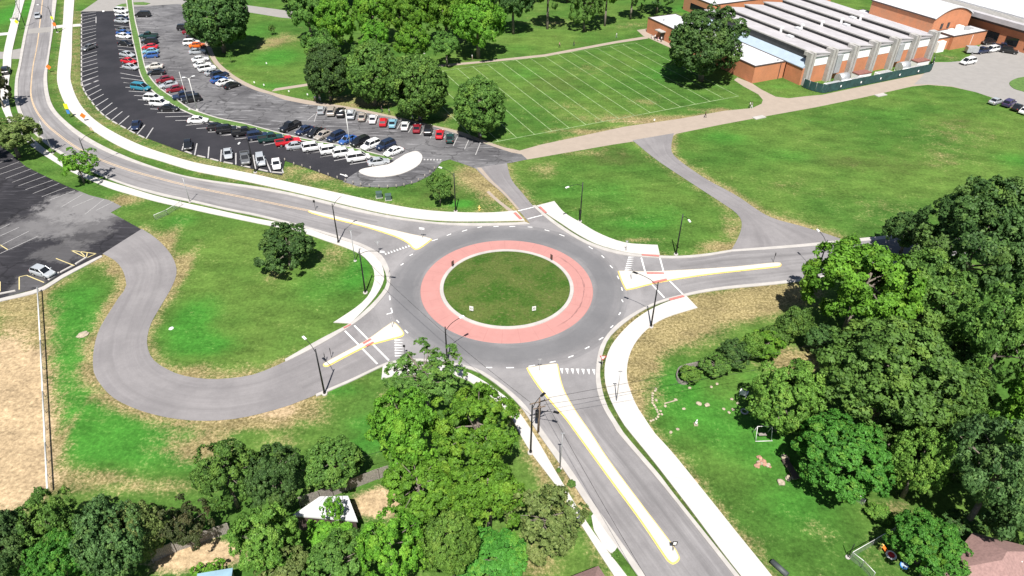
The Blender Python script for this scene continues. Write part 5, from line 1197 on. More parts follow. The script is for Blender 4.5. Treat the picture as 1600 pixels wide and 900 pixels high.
row([(223,22.5,-1,.0,'van','black','black minivan at the top of the grey car park'),(232,55.5,-1,.0,'pickup','green','dark green pickup beside the grass strip'),(233.5,64.5,-1,0,'suv','black','black suv between the dark green pickup and the red car'),(234,72.5,-1,.03,'sedan','red','bright red sedan left of the aisle in the grey car park'),(235,79.5,-1,.03,'sedan','lightblue','light blue car below the bright red sedan'),(235.5,86,-1,.05,'hatch','blue','blue hatchback below the light blue car'),
 (241,103,-1,.06,'sedan','beige','cream sedan above a black car by the strip'),(244,112.5,-1,.06,'sedan','black','black sedan below the cream sedan'),(257,123.5,-1,.16,'sedan','darkred','dark red sedan in the upper half of the strip row'),(263.5,132,-1,.16,'sedan','silver','bluish silver sedan between two dark red cars'),(273,138.5,-1,.16,'sedan','darkred','dark red sedan below the bluish silver one'),(287,149.5,-1,.16,'pickup','darkblue','dark blue pickup behind the twin pale poles, upper one'),(299,154.5,-1,.16,'suv','black','black suv behind the twin pale poles, lower one'),
 (453,197.5,-1,.42,'pickup','black','black pickup with pale cover at the start of the middle row'),(475.5,202.5,-1,.42,'sedan','darkblue','dark blue sedan next to the black pickup'),(493,206,-1,.42,'sedan','black','black sedan before the silver car in the middle row'),(505,210.5,-1,.42,'sedan','tan','pale silver sedan in the middle row of dark cars'),(525,213.5,-1,.4,'suv','darkblue','dark blue suv after the pale sedan'),(543,217.5,-1,.4,'sedan','blue','blue sedan beside the pale lamp pole'),(563,221.5,-1,.4,'suv','black','black suv right of the pale lamp pole'),
 (579.5,226.5,-1,.4,'suv','white','white suv with the jeep on its right'),(602.5,226.5,-1,.4,'suv','darkblue','jeep with dark soft top between white cars'),(615,236,-1,.38,'sedan','white','last white sedan next to the white painted island')], GCs)
row([(288.5,43,1,-.06,'suv','black','black suv under the edge of the big dark tree'),(297,49,1,-.06,'sedan','darkred','very dark red car half under the big dark tree'),(303,56.5,1,-.06,'sedan','black','dark car directly above the orange car'),(299,66.5,1,-.06,'suv','white','white car mostly hidden behind the orange one'),(308,70,1,-.08,'sedan','orange','bright orange car by the tan footpath'),(307.5,80,1,-.1,'sedan','silver','silver sedan below the orange car'),
 (312.5,92,1,-.14,'sedan','white','topmost of three white cars by the tan footpath'),(316,100.5,1,-.16,'sedan','white','middle of three white cars by the tan footpath'),(323,106.5,1,-.18,'suv','white','lowest of three white cars by the tan footpath'),(333,112.5,1,-.22,'sedan','silver','silver car just above the dark blue ones by the tan footpath'),(343,117,1,-.26,'suv','darkblue','dark blue suv by the tan footpath'),(342,123.5,1,-.28,'sedan','blue','blue purple sedan below the dark blue suv'),(351,128,1,-.3,'sedan','white','white sedan between blue and black cars at the row end'),(362.5,132.5,1,-.3,'sedan','black','black sedan at the lower end of the curved row')], GN)
row([(502,171.5,.3,-1,'hatch','silver','silver hatchback at the left end of the row below the round trees'),(518,173.5,.3,-1,'suv','tan','tan suv second from the left below the round trees'),(533,175.5,.3,-1,'suv','black','black car with white spare wheel below the round trees'),(549,178.5,.3,-1,'suv','silver','silver suv behind the top of the pale lamp pole'),(566,181.5,.3,-1,'sedan','tan','tan sedan left of the white sedan below the round trees'),(583,185,.3,-1,'sedan','white','white sedan left of the bright red car'),(599,190,.25,-1,'hatch','red','bright red hatchback next to the light blue car'),(613.5,191.5,.25,-1,'sedan','lightblue','light blue sedan under the large round tree'),
 (633,195.5,.28,-1,'sedan','white','white sedan right of the light blue sedan'),(651.5,199.5,.2,-1,'sedan','darkred','dark red sedan under the large round tree'),(669,202.5,.18,-1,'suv','black','black suv right of the dark red sedan'),(687,208.5,.18,-1,'sedan','red','bright red sedan second from the right end of the row'),(703,214.5,.08,-1,'sedan','green','dark teal car at the right end of the row')], GN)
row([(1513,96,-1,.18,'van','white','white service van parked by the grass at the school court'),(1535.5,79,-1,.15,'pickup','darkblue','dark blue truck behind the white service van'),(1550,77,-1,.15,'suv','white','white suv between two dark blue trucks'),(1566,73,1,.15,'pickup','darkblue','dark blue pickup in the school court, far right of its group'),(1545,65,-1,.1,'pickup','black','black pickup farthest back in the parked trucks by the brick annex'),(1577,79,1,.15,'suv','black','black suv on the right side of the parked trucks by the brick annex'),(1541,42.5,-1,.1,'suv','darkblue','dark blue car beside the louvred building wall'),(1557,39.5,-1,.1,'sedan','tan','brown car beside the louvred building wall'),(1586,49,1,-.2,'suv','darkred','dark red suv near the right edge of the school court'),(1597,56,1,-.2,'sedan','grey','grey car below the dark red suv'),
 (1557,157.5,1,-.3,'sedan','silver','silver car at the corner of the big right lawn'),(1577,161,.9,-.45,'suv','purple','dark purple suv at the right edge below the island'),(1591,167,.9,-.45,'sedan','black','black car at the right edge of the picture beside the lawn'),(1603,172,.9,-.45,'sedan','white','white car cut by the right edge beside the lawn')], GE)
car(66, 424, 1, .28, 'hatch', 'silver', 'pale blue silver hatchback alone in the dark left car park')
car(58.5, 24, -.12, 1, 'sedan', 'silver', 'silver car driving on the curved road at the top left', None, 'car', 'moving_car')
car(9, 110, .3, -1, 'suv', 'black', 'dark suv at the left edge beside the driveway')
tr = empty('cargo_trailer', G(1516, 83.5), GA+2.6); tag(tr, 'small grey box trailer beside the white service van', 'trailer')
part('body', MT['duct'], tr, [(-1.6, 1.6, -1, 1, .5, 2.1)]); part('drawbar', MT['black'], tr, [(1.62, 2.8, -.06, .06, .5, .62)])
for s in (-1, 1):
    w = bpy.data.objects.new('wheel', CM['sedan']['wheel']); link(w, tr); w.location = (0, s*1.12, .33); link(bpy.data.objects.new('rim', CM['sedan']['rim']), w)
# wheel stops
bm = bmesh.new(); box(bm, (0, 0, .075), (2.3, .34, .15), 0, 0, .92); WS = bm2mesh(bm, 'wheel_stop', [MT['kerb']])
def wheel_stop(a, b, label='pale concrete wheel stop at the outer edge of the sealed car park', group='wheel stops of the sealed car park'):
    a, b = G(*a, .05), G(*b, .05)
    if not 1.2 < (b-a).length < 7: return
    o = bpy.data.objects.new('wheel_stop', WS); COL.objects.link(o); m = (a+b)/2
    o.location = (m.x, m.y, .045); o.rotation_euler = (0, 0, math.atan2(b.y-a.y, b.x-a.x)); tag(o, label, 'wheel stop', group)
for i, (a, b) in enumerate(STOPS): wheel_stop(a, b)
for a, b in [((118,413),(136,402)),((96,425),(113,416)),((78,436),(91,427)),((2,459),(22,455))]: wheel_stop(a, b, 'pale concrete wheel stop along the kerb of the dark left car park', 'wheel stops of the left car park')
# ------------------------------------------------------------------ street lamps, poles
GL = 'black lamp posts round the roundabout'
def lamp_post(base, top, lamp, label, m='black', head='lampwhite', group=GL, r=.135, plinth=True, name='street_lamp', extra=()):
    b = G(*base); h = height_at(b, top); h = min(max(h, 6.5), 9.5)
    o = empty(name, b); tag(o, label, 'street lamp', group)
    bm = bmesh.new(); tube(bm, (0, 0, .05), (0, 0, h), r, r*.62, 10); tube(bm, (0, 0, .0), (0, 0, .5), r*1.5, r*1.3, 10); obj('pole', bm, MT[m], o)
    if plinth:
        bm = bmesh.new(); tube(bm, (0, 0, -.1), (0, 0, .22), .38, .36, 12); obj('base', bm, MT['kerb'], o)
    for lp in ([lamp] if lamp and isinstance(lamp[0], (int, float)) else (lamp or [])):
        e = G(lp[0], lp[1], h+.25)-b; d = Vector((e.x, e.y, 0)); L = min(max(d.length, .8), 3.4); d = d.normalized()*L
        bm = bmesh.new(); P = [Vector((0, 0, h-.7)), d*.35+Vector((0, 0, h-.05)), d*.75+Vector((0, 0, h+.18)), d+Vector((0, 0, h+.22))]
        pathtube(bm, catmull(P, 3), .042, 6); ar = obj('arm', bm, MT[m], o)
        bm = bmesh.new(); a = math.atan2(d.y, d.x); c = d*1.0+Vector((0, 0, h+.22))+d.normalized()*.3
        box(bm, c, (.8, .32, .13), a, 0, .8); obj('lamp_head', bm, MT[head], ar)
    for z, s in extra:
        bm = bmesh.new(); box(bm, (.0, -.14, z), s); obj('control_box', bm, MT[m], o)
    return o
lamp_post((507.5,616), 546, (477,529), 'black lamp post on the bottom kerb of the west approach, arm over the road')
lamp_post((529,380), 318.7, (534,306), 'black lamp post beside the lower pavement of the north approach')
lamp_post((571,458), 391, (597,393), 'black lamp post on the lawn inside the path loop near the roundabout')
lamp_post((712,331), 270, (690,262), 'black lamp post next to the upright small tree and the hydrant')
lamp_post((906,346.5), 285, (887,292), 'black lamp post on the lawn behind the upper right pavement', extra=((2.2, (.3, .3, .6)),))
lamp_post((1056,398), 334.5, (1076,343), 'black lamp post between the crosswalk and the grey connector path')
lamp_post((1017,511), 441, (991,425), 'black lamp post on the lower right pavement near the east crosswalk', 'black', 'black')
lamp_post((1274,434), 376, (1280,361), 'black lamp post by the east road in front of the bright woodland tree')
lamp_post((829,708), 633, (846,618), 'black lamp post on the left pavement of the south road beside the wooden utility pole', 'black', 'black')
lamp_post((699,566), 517.5, (719,496), 'black lamp post rising behind the open crowned tree at the roundabout')
lamp_post((142,264), 216, (153,204), 'black lamp post behind the thin bright tree on the curved road')
lamp_post((399,270), 213, (374,223), 'black lamp post between the upper pavement and the wheel stops')
GP = 'pale lamp poles in the school car parks'
lamp_post((308.5,173), 122, [(290,120.5),(300,119)], 'pale pole with white double lamp on the grass strip, right of its twin', 'palepole', 'lampwhite', GP, .11)
lamp_post((296.5,171.5), 108, None, 'bare thin pale pole on the grass strip, left of its twin', 'palepole', 'lampwhite', GP, .07)
lamp_post((547.5,229.5), 171, [(534,172),(545,173)], 'pale pole with white lamp at the lower end of the grass strip', 'palepole', 'lampwhite', GP, .11)
def signal_pole():
    o = lamp_post((90,51), 10, (57,7), 'black pole with yellow green and orange signs beside the upper crosswalk', group=None, name='sign_pole')
    for z, m, s in ((4.6, 'lime', .8), (2.6, 'orange', 1.05)):
        bm = bmesh.new(); box(bm, (0, -.16, z), (s*.9, .03, s)); obj('sign_panel', bm, MT[m], o)
signal_pole()
def plain_pole(base, top, label, r=.065, m='silver', cap=True, h=None):
    b = G(*base); h = h or height_at(b, top); o = empty('metal_pole', b); tag(o, label, 'pole', None)
    bm = bmesh.new(); tube(bm, (0, 0, 0), (0, 0, h), r*1.15, r*.8, 8); obj('pole', bm, MT[m], o)
    bm = bmesh.new(); tube(bm, (0, 0, -.05), (0, 0, .12), .26, .26, 10); obj('base', bm, MT['kerb'], o)
    if cap:
        bm = bmesh.new(); box(bm, (.0, 0, h+.07), (.5, .12, .12)); obj('cap', bm, MT[m], o)
plain_pole((963,627), 581, 'pale metal pole on the right pavement of the south approach')
plain_pole((555,408), 361, 'pale metal pole on the lawn beside the north approach pavement')
plain_pole((875,732), 678, 'pale metal pole on the verge left of the south road')
plain_pole((297,316), 278, 'pale metal pole on the verge below the curved road')
plain_pole((83,240), 189, 'tall pale metal pole at the bend of the curved road')
plain_pole((663,84), 60, 'grey pole at the edge of the grove behind the round trees')
plain_pole((40,42), 2, 'black pole by the pavement at the top left', .1, 'black')
plain_pole((1324.5,871), 850, 'corner post of the back garden fence at the lower right', .05, 'black', False)
# wooden utility pole with crossarm, cans and a lamp
def utility_pole(base, top, label, transformers, arm_a, lamp=None):
    b = G(*base); h = height_at(b, top); o = empty('utility_pole', b); tag(o, label, 'utility pole')
    bm = bmesh.new(); tube(bm, (0, 0, 0), (0, 0, h), .16, .11, 10); obj('pole', bm, MT['wood'], o)
    d = Vector((math.cos(arm_a), math.sin(arm_a), 0))
    bm = bmesh.new(); box(bm, (0, -.13, h-.5), (2.6, .1, .12), arm_a); box(bm, (0, -.13, h-1.5), (1.6, .1, .12), arm_a); obj('crossarm', bm, MT['wood'], o)
    for k in (-1.2, -.6, .6, 1.2):
        bm = bmesh.new(); q = d*k+Vector((0, -.13, h-.44)); tube(bm, q, q+Vector((0, 0, .24)), .05, .04, 6); obj('insulator', bm, MT['silver'], o)
    for k in range(transformers):
        q = Vector((math.cos(arm_a+1.2+k*2.4), math.sin(arm_a+1.2+k*2.4), 0))*.38
        bm = bmesh.new(); tube(bm, q+Vector((0, 0, h-2.9)), q+Vector((0, 0, h-1.9)), .24, .24, 12); obj('transformer', bm, MT['black'], o)
    if lamp:
        e = G(lamp[0], lamp[1], h-1.8)-b; e.z = h-1.6
        bm = bmesh.new(); tube(bm, (0, 0, h-2.2), e, .035, .035, 6); obj('arm', bm, MT['black'], o)
        bm = bmesh.new(); box(bm, e, (.7, .28, .14), math.atan2(e.y, e.x)); obj('lamp_head', bm, MT['black'], o)
    return b+Vector((0, 0, h)), d
up, ud = utility_pole((841,676), 622, 'wooden utility pole with transformers beside the black lamp post on the south road', 2, .35, (869,646))
up2, ud2 = utility_pole((449,790), 741, 'wooden utility pole with crossarm among the trees at the bottom left', 0, .5)
def wire(a, b, sag, label):
    a, b = Vector(a), Vector(b); bm = bmesh.new()
    P = [a.lerp(b, t/24)-Vector((0, 0, sag*4*(t/24)*(1-t/24))) for t in range(25)]
    pathtube(bm, [p-a for p in P], .022, 5); o = obj('overhead_wire', bm, MT['black']); o.location = a
    tag(o, label, 'wire', 'overhead wires at the wooden utility pole')
off = Vector((0, -.13, -.2))
wire(up+ud*1.2+off, G(1560, 470, 7.0), .8, 'upper overhead wire from the utility pole across the south road')
wire(up+ud*.6+off+Vector((0, 0, -1)), G(1560, 500, 6.0), .9, 'lower overhead wire from the utility pole across the south road')
wire(up-ud*1.2+off, G(571, 458)+Vector((0, 0, 7.6)), 1.0, 'overhead wire from the utility pole past the central island')
wire(up+ud*.6+off, G(1060, 985, 5.5), .5, 'overhead wire from the utility pole down along the south road')
wire(up2+ud2*1.0+off, G(640, 690, 6), .5, 'overhead wire among the trees at the bottom left')

# ------------------------------------------------------------------ signs
def sign(base, h, label, panels, post='silver', face=(0, -1), group=None, rx=.035):
    """panels: list of (shape, material, size, z, border material)"""
    b = G(*base); a = math.atan2(face[1], face[0])+math.pi/2
    o = empty('traffic_sign', b, a); tag(o, label, 'sign', group)
    bm = bmesh.new(); tube(bm, (0, 0, 0), (0, 0, h), rx, rx, 6); obj('post', bm, MT[post], o)
    def plate(pts, y, m, z, n, par=None):
        bm = bmesh.new()
        A = [bm.verts.new((x, y-.012, z+q)) for x, q in pts]; B = [bm.verts.new((x, y, z+q)) for x, q in pts]
        bm.faces.new(A); bm.faces.new(B[::-1])
        for i in range(len(A)): bm.faces.new((A[i], B[i], B[(i+1) % len(A)], A[(i+1) % len(A)]))
        bmesh.ops.recalc_face_normals(bm, faces=bm.faces)
        return obj(n, bm, MT[m], par or o)
    for sh, m, s, z, bd in panels:
        shapes = {'tri': [(-s, s*.75), (0, -s), (s, s*.75)], 'dia': [(0, -s), (s, 0), (0, s), (-s, 0)], 'sq': [(-s*.75, -s), (s*.75, -s), (s*.75, s), (-s*.75, s)], 'wide': [(-s*1.4, -s*.6), (s*1.4, -s*.6), (s*1.4, s*.6), (-s*1.4, s*.6)]}
        pts = shapes[sh]
        if bd:
            pn = plate(pts, -.045, bd, z, 'panel'); plate([(x*.62, q*.62+(s*.06 if sh == 'tri' else 0)) for x, q in pts], -.06, m, z, 'panel_face', pn)
        else: plate(pts, -.045, m, z, 'panel')
    return o
sign((940,577), 2.4, 'red and white yield sign on the verge right of the south approach', [('tri', 'white', .5, 2.2, 'red')])
sign((592,396), 2.4, 'yield sign seen from behind beside the north approach', [('tri', 'silver', .5, 2.2, None)], face=(-.3, 1))
sign((660,373), 2.3, 'small sign at the wide end of the north splitter island', [('wide', 'white', .35, 2.1, None)], face=(.2, 1))
sign((493,328), 2.2, 'thin dark sign at the narrow tip of the north splitter island', [('sq', 'black', .26, 1.9, None)], 'black')
sign((509,566), 1.6, 'small black sign at the narrow tip of the west splitter island', [('sq', 'black', .32, 1.4, None)], 'black', (-1, -.3))
sign((518,559), 1.8, 'black sign behind the narrow tip of the west splitter island', [('sq', 'black', .3, 1.6, None)], 'black', (-1, -.3))
sign((613,513), 2.2, 'small dark sign at the wide end of the west splitter island', [('wide', 'black', .22, 2.0, None)], 'silver', (1, .3))
sign((1051,862), 1.9, 'black keep right sign at the bottom end of the long south splitter island', [('sq', 'white', .36, 1.6, 'black')], 'black')
sign((843,580), 2.3, 'thin grey sign post at the wide end of the south splitter island', [('wide', 'silver', .2, 2.2, None)], face=(0, 1))
sign((986,438), 2.4, 'thin grey sign at the wide end of the east splitter island', [('wide', 'silver', .34, 2.2, None)], face=(-1, 0))
sign((978,393), 2.2, 'thin sign post on the pavement near the north east crosswalk', [('tri', 'silver', .3, 2.0, None)], face=(0, 1))
sign((633,556), 2.1, 'thin dark sign by the tactile kerb of the west crosswalk', [('sq', 'black', .22, 1.9, None)], 'black')
sign((1208,410), 1.9, 'thin dark sign at the narrow tip of the east splitter island', [('sq', 'black', .26, 1.7, None)], 'black', (1, 0))
sign((609,437), 1.8, 'small sign on the kerb left of the roundabout', [('wide', 'silver', .26, 1.6, None)], face=(1, 0))
def chevron(base, label, face, m='white', arrow='black'):
    o = sign(base, 1.5, label, [('sq', m, .42, 1.05, None)], 'black', face, 'one way signs on the central island rim', .05)
    if arrow:
        for k in (-.22, .0):
            bm = bmesh.new(); pts = [(k, -.2), (k+.09, -.2), (k+.2, 0), (k+.09, .2), (k, .2), (k+.11, 0)]
            bm.faces.new([bm.verts.new((x, -.062, 1.05+z)) for x, z in pts]); obj('arrow', bm, MT[arrow], o)
chevron((737,490), 'white chevron sign on the lower left of the central island', (-.3, -1)); chevron((834,490), 'white chevron sign on the lower right of the central island', (.3, -1))
chevron((708,419), 'brown red backed sign on the upper left rim of the central island', (-.8, .6), 'rustred', None); chevron((861,409), 'brown red backed sign on the upper right rim of the central island', (.8, .6), 'rustred', None)
sign((133,190), 2.0, 'orange diamond road works sign on the left edge of the wide pavement', [('dia', 'orange', .75, 1.5, None)], 'black')
sign((79,113), 2.0, 'orange diamond road works sign on the verge of the curved road', [('dia', 'orange', .75, 1.5, None)], 'black')
sign((110,184), 3.4, 'tall sign with yellow and blue panels beside the wide pavement', [('sq', 'lime', .62, 2.9, None), ('sq', 'blue', .48, 1.5, None)], 'black')
sign((31,47), 3.2, 'yellow green crossing sign beside the pavement at the top left', [('dia', 'lime', .7, 2.6, None)], 'black')
sign((145,208), 1.6, 'pale yellow low sign on the verge below the wide pavement', [('sq', 'fadeyellow', .35, 1.0, None)], 'black')
GY = 'small white yard signs on the upper lawn'
for (x, y), l in zip([(398,132),(413,136),(452,146),(481,151),(417,102),(1022,191)], ['small white yard sign leftmost by the curved footpath','small white yard sign second along the curved footpath','small white yard sign near the footpath junction','small white yard sign right of the footpath junction','small white marker alone high on the upper lawn','small white sign on the field edge by the tan lane']):
    sign((x, y), .8, l, [('sq', 'white', .22, .65, None)], 'silver', group=GY)
# ------------------------------------------------------------------ hydrant, cabinets, garden things
h = empty('fire_hydrant', G(749, 328)); tag(h, 'yellow fire hydrant on the very green patch above the pavement', 'hydrant')
bm = bmesh.new(); tube(bm, (0, 0, 0), (0, 0, .75), .16, .15, 10); tube(bm, (0, 0, .75), (0, 0, .95), .18, .06, 10); tube(bm, (-.3, 0, .55), (.3, 0, .55), .08, .08, 8); tube(bm, (0, 0, 0), (0, 0, .06), .24, .24, 10)
obj('body', bm, MT['yellow'], h)
for (x, y), l in (((592.5, 308), 'left of two green utility boxes on the lawn above the pavement'), ((607, 311.5), 'right of two green utility boxes on the lawn above the pavement')):
    o = empty('utility_box', G(x, y), .2); tag(o, l, 'utility box', 'green utility boxes')
    part('cabinet', MT['greenbox'], o, [(-.55, .55, -.5, .5, .1, 1.0)]); part('lid', MT['greenbox'], o, [(-.6, .6, -.55, .55, 1.01, 1.1)]); part('base', MT['kerb'], o, [(-.65, .65, -.6, .6, -.05, .1)])
bm = bmesh.new(); tube(bm, (0, 0, 0), (0, 0, .75), .13, .12, 8); BOL = bm2mesh(bm, 'bollard', [MT['greywood']])
for x, y in Z(420,160,.15,[(170,604),(265,648),(350,668),(437,690),(527,728),(622,760),(716,790),(800,818),(880,842),(960,862),(1050,878),(1150,884),(1240,886),(1330,880),(1410,868),(1490,846),(1560,816)])+[(664,276),(672,270),(679,264)]:
    p = G(x, y+1.5); o = bpy.data.objects.new('bollard', BOL); COL.objects.link(o); o.location = p; tag(o, 'short weathered wooden bollard along the lower edge of the school car park', 'bollard', 'wooden bollards of the car park edge')
def rock_mesh(seed):
    rnd = random.Random(seed); bm = bmesh.new(); bmesh.ops.create_icosphere(bm, subdivisions=2, radius=1)
    for v in bm.verts: v.co *= rnd.uniform(.82, 1.12)
    me = bpy.data.meshes.new('stone'); bm.to_mesh(me); bm.free(); me.materials.append(MT['stone']); return me
RK = [rock_mesh(i) for i in range(3)]
def stone(px, py, s, label, group, m='stone', flat=.5):
    p = G(px, py); o = bpy.data.objects.new('stone', RK[int(px*7+py*3) % 3]); COL.objects.link(o); o.location = (p.x, p.y, s*flat*.5); o.scale = (s, s*.8, s*flat); o.rotation_euler = (0, 0, px % 6)
    o.material_slots[0].link = 'OBJECT'; o.material_slots[0].material = MT[m]; tag(o, label, 'stone', group)
gS = 'stones edging the flower beds on the right lawn'
for x, y in Z(980,560,.15,[(300,320),(290,340),(265,365),(263,390),(262,415),(262,440),(262,465),(280,490),(295,510),(305,535),(315,560),(330,585),(345,550),(360,585),(320,610),(300,630),(270,645),(245,655)]): stone(x, y, .21, 'small pale stone in the curved edging row near the right pavement', gS)
gS2 = 'loose pale stones on the right lawn'
for (x, y), l in zip(Z(980,560,.15,[(300,437),(395,500),(505,432),(588,528),(830,490),(650,310),(525,740),(455,772),(745,475),(1005,530),(1060,565),(1150,470),(1088,428),(875,300),(935,268),(712,215),(1100,535)]),
    ['pale stone inside the curved edging row','ringed tree stump like stone by the curved edging row','stone at the end of the thin plank','pale weed dotted stone left of the bright stone','largest bright stone in the middle of the right lawn','reddish stone below the raised planting bed','pale stone below the white statue, right one','pale stone below the white statue, left one','flat stone left of the largest bright stone','stone at the lower left of the stone arc','lowest stone of the stone arc','white stone beside the adirondack chair','small stone above the white stone by the chair','small stone above the stone arc, left one','small stone above the stone arc, right one','white stone among the flowers in the planting bed','stone right of the lowest arc stone']):
    stone(x, y, .42 if 'largest' in l else .26, l, gS2, 'stone', .45)
o = empty('plank', G(1047, 628.5)); tag(o, 'thin pale plank lying between two stones on the right lawn', 'plank'); part('board', MT['stone'], o, [(-.9, .9, -.08, .08, .02, .08)])
o.rotation_euler.z = .35
# raised bed
P = catmull([G(x, y) for x, y in Z(980,560,.15,[(800,40),(700,75),(620,92),(545,120),(520,160),(512,210),(540,255),(590,272),(625,262)])], 5)
bm = bmesh.new(); k0 = P[0]
for a, b in zip(P, P[1:]): q = (a+b)/2-k0; box(bm, (q.x, q.y, .3), ((b-a).length+.06, .16, .62), math.atan2(b.y-a.y, b.x-a.x))
o = obj('planting_bed_wall', bm, MT['greywood']); o.location = k0; tag(o, 'low grey curved wall of the raised planting bed on the right lawn', 'planting bed')
def chair():
    o = empty('garden_chair', G(1161, 618), 2.6); tag(o, 'white garden chair at the woodland edge of the right lawn', 'chair')
    part('seat', MT['lampwhite'], o, [(-.35, .35, -.4, .3, .35, .42)]); part('backrest', MT['lampwhite'], o, [(-.38, .38, .31, .38, .35, 1.15)])
    for s in (-1, 1):
        part('armrest', MT['lampwhite'], o, [(s*.45-.09, s*.45+.09, -.45, .3, .62, .67)])
        for y in (-.4, .25): part('leg', MT['lampwhite'], o, [(s*.42-.04, s*.42+.04, y-.04, y+.04, 0, .61)])
chair()
def frame():
    p = G(1190, 683); o = empty('swing_frame', p, .05); tag(o, 'white metal swing frame standing at the woodland edge of the right lawn', 'swing frame')
    bm = bmesh.new(); tube(bm, (-1.0, 0, 2.0), (1.0, 0, 2.0), .045, None, 8); obj('top_bar', bm, MT['palepole'], o)
    for s in (-1, 1):
        for y in (-.7, .7):
            bm = bmesh.new(); tube(bm, (s*1.0, y, 0), (s*.95, 0, 2.0), .045, None, 6); obj('leg', bm, MT['palepole'], o)
    bm = bmesh.new(); tube(bm, (-1.05, -.7, .06), (1.15, -.7, .06), .05, None, 6); obj('foot_bar', bm, MT['palepole'], o)
    part('swing_seat', MT['greywood'], o, [(-.5, .5, -.2, .2, .5, .56)])
    for s in (-.45, .45):
        bm = bmesh.new(); tube(bm, (s, 0, .56), (s, 0, 2.0), .012, None, 5); obj('chain', bm, MT['black'], o)
frame()
o = empty('garden_statue', G(1087, 664)); tag(o, 'small white garden statue on the open right lawn', 'statue')
part('base', MT['stone'], o, [(-.25, .25, -.22, .22, 0, .2)])
bm = bmesh.new(); tube(bm, (0, 0, .2), (0, 0, .7), .2, .13, 8); tube(bm, (0, 0, .7), (.05, 0, .98), .14, .05, 8); obj('figure', bm, MT['lampwhite'], o)
bm = bmesh.new()
for k in range(20):
    a, b = 2*math.pi*k/20, 2*math.pi*(k+1)/20
    tube(bm, (.42*math.cos(a), .42*math.sin(a), .12), (.42*math.cos(b), .42*math.sin(b), .12), .12, None, 7, 0, False)
o = obj('tyre_ring', bm, MT['silver']); o.location = G(1163, 644); tag(o, 'grey ring lying on the right lawn below the garden chair', 'ring')
gw = empty('garden_bench', G(1234, 736), 1.75); tag(gw, 'long dark bench between two pale stone blocks on the right lawn', 'bench')
part('seat', MT['trim'], gw, [(-1.5, 1.5, -.4, .4, .4, .5)])
for s in (-1.1, 1.1): part('leg', MT['stone'], gw, [(s-.15, s+.15, -.35, .35, 0, .4)])
for x, y, s, l in ((1226, 717, .6, 'pale stone block at the upper end of the dark bench'), (1231, 748, .45, 'long pale stone at the lower end of the dark bench'), (1220, 755, .55, 'flat pale stone below the dark bench')): stone(x, y, s, l, gS2, 'stone', .5)
gm = 'reddish stones heaped on the right lawn'
for i in range(14):
    rnd = random.Random(i); stone(1192+rnd.uniform(-13, 12), 722+rnd.uniform(-9, 9), rnd.uniform(.2, .42), 'reddish stone in the stone heap left of the dark bench', gm, 'mulch' if i % 3 else 'stone', .6)
p = G(1217, 890); o = empty('culvert_pipe', p, 2.2); tag(o, 'dark grey pipe lying on the grass by the right pavement at the bottom', 'pipe')
bm = bmesh.new(); tube(bm, (-1.0, 0, .3), (1.0, 0, .3), .3, None, 14); obj('barrel', bm, basic('dark_grey_plastic', (.06, .07, .07), .6), o)
# back garden toys
o = empty('trampoline', G(1391, 870)); tag(o, 'small round trampoline with pink red middle in the back garden', 'trampoline')
bm = bmesh.new(); tube(bm, (0, 0, .3), (0, 0, .36), .55, None, 16); obj('rim', bm, MT['lampwhite'], o); bm = bmesh.new(); tube(bm, (0, 0, .362), (0, 0, .37), .36, None, 16); obj('mat', bm, MT['red'], o)
for k in range(4):
    part('leg', MT['silver'], o, [(.42*math.cos(k*1.57)-.03, .42*math.cos(k*1.57)+.03, .42*math.sin(k*1.57)-.03, .42*math.sin(k*1.57)+.03, 0, .3)])
o = empty('toy_slide', G(1381, 861), .7); tag(o, 'small orange and yellow toy slide in the back garden', 'toy slide')
bm = bmesh.new(); bm.faces.new([bm.verts.new(v) for v in ((-.2, -.5, .05), (.2, -.5, .05), (.2, .25, .6), (-.2, .25, .6))]); obj('chute', bm, MT['orange'], o); part('steps', MT['yellow'], o, [(-.2, .2, .26, .5, 0, .65)])
o = empty('paddling_pool', G(1412, 885)); tag(o, 'small blue paddling pool in the back garden', 'paddling pool')
bm = bmesh.new(); tube(bm, (0, 0, 0), (0, 0, .22), .4, .43, 16); obj('basin', bm, MT['blue'], o); bm = bmesh.new(); tube(bm, (0, 0, .222), (0, 0, .23), .34, None, 16); obj('water', bm, MT['roofblue'], o)
o = empty('waste_container', G(24, 35)); tag(o, 'small white grey cabinet by the pitch fence at the top left', 'cabinet'); part('body', MT['lampwhite'], o, [(-.9, .9, -.7, .7, 0, 1.3)]); part('lid', MT['greywood'], o, [(-.95, .95, -.75, .75, 1.31, 1.4)])
o = empty('drain_slab', G(1376, 149)); o.rotation_euler.z = GA; tag(o, 'pale concrete drain slab at the lawn edge beside the tan lane', 'drain slab'); part('slab', MT['kerb'], o, [(-1.6, 1.6, -.7, .7, 0, .2)])
o = empty('drain_slab', G(1186, 184)); o.rotation_euler.z = GA; tag(o, 'pale drain slab at the lawn edge left of the other slab', 'drain slab'); part('slab', MT['kerb'], o, [(-1.6, 1.6, -.7, .7, 0, .2)])
stone(1208, 122, .5, 'pale stone by the wall of the low brick block', gS2); stone(130, 524, .9, 'long pale stone on the lawn left of the grey path', gS2, 'stone', .3); stone(268, 514, .4, 'small white stone on the lawn inside the path loop', gS2, 'lampwhite')

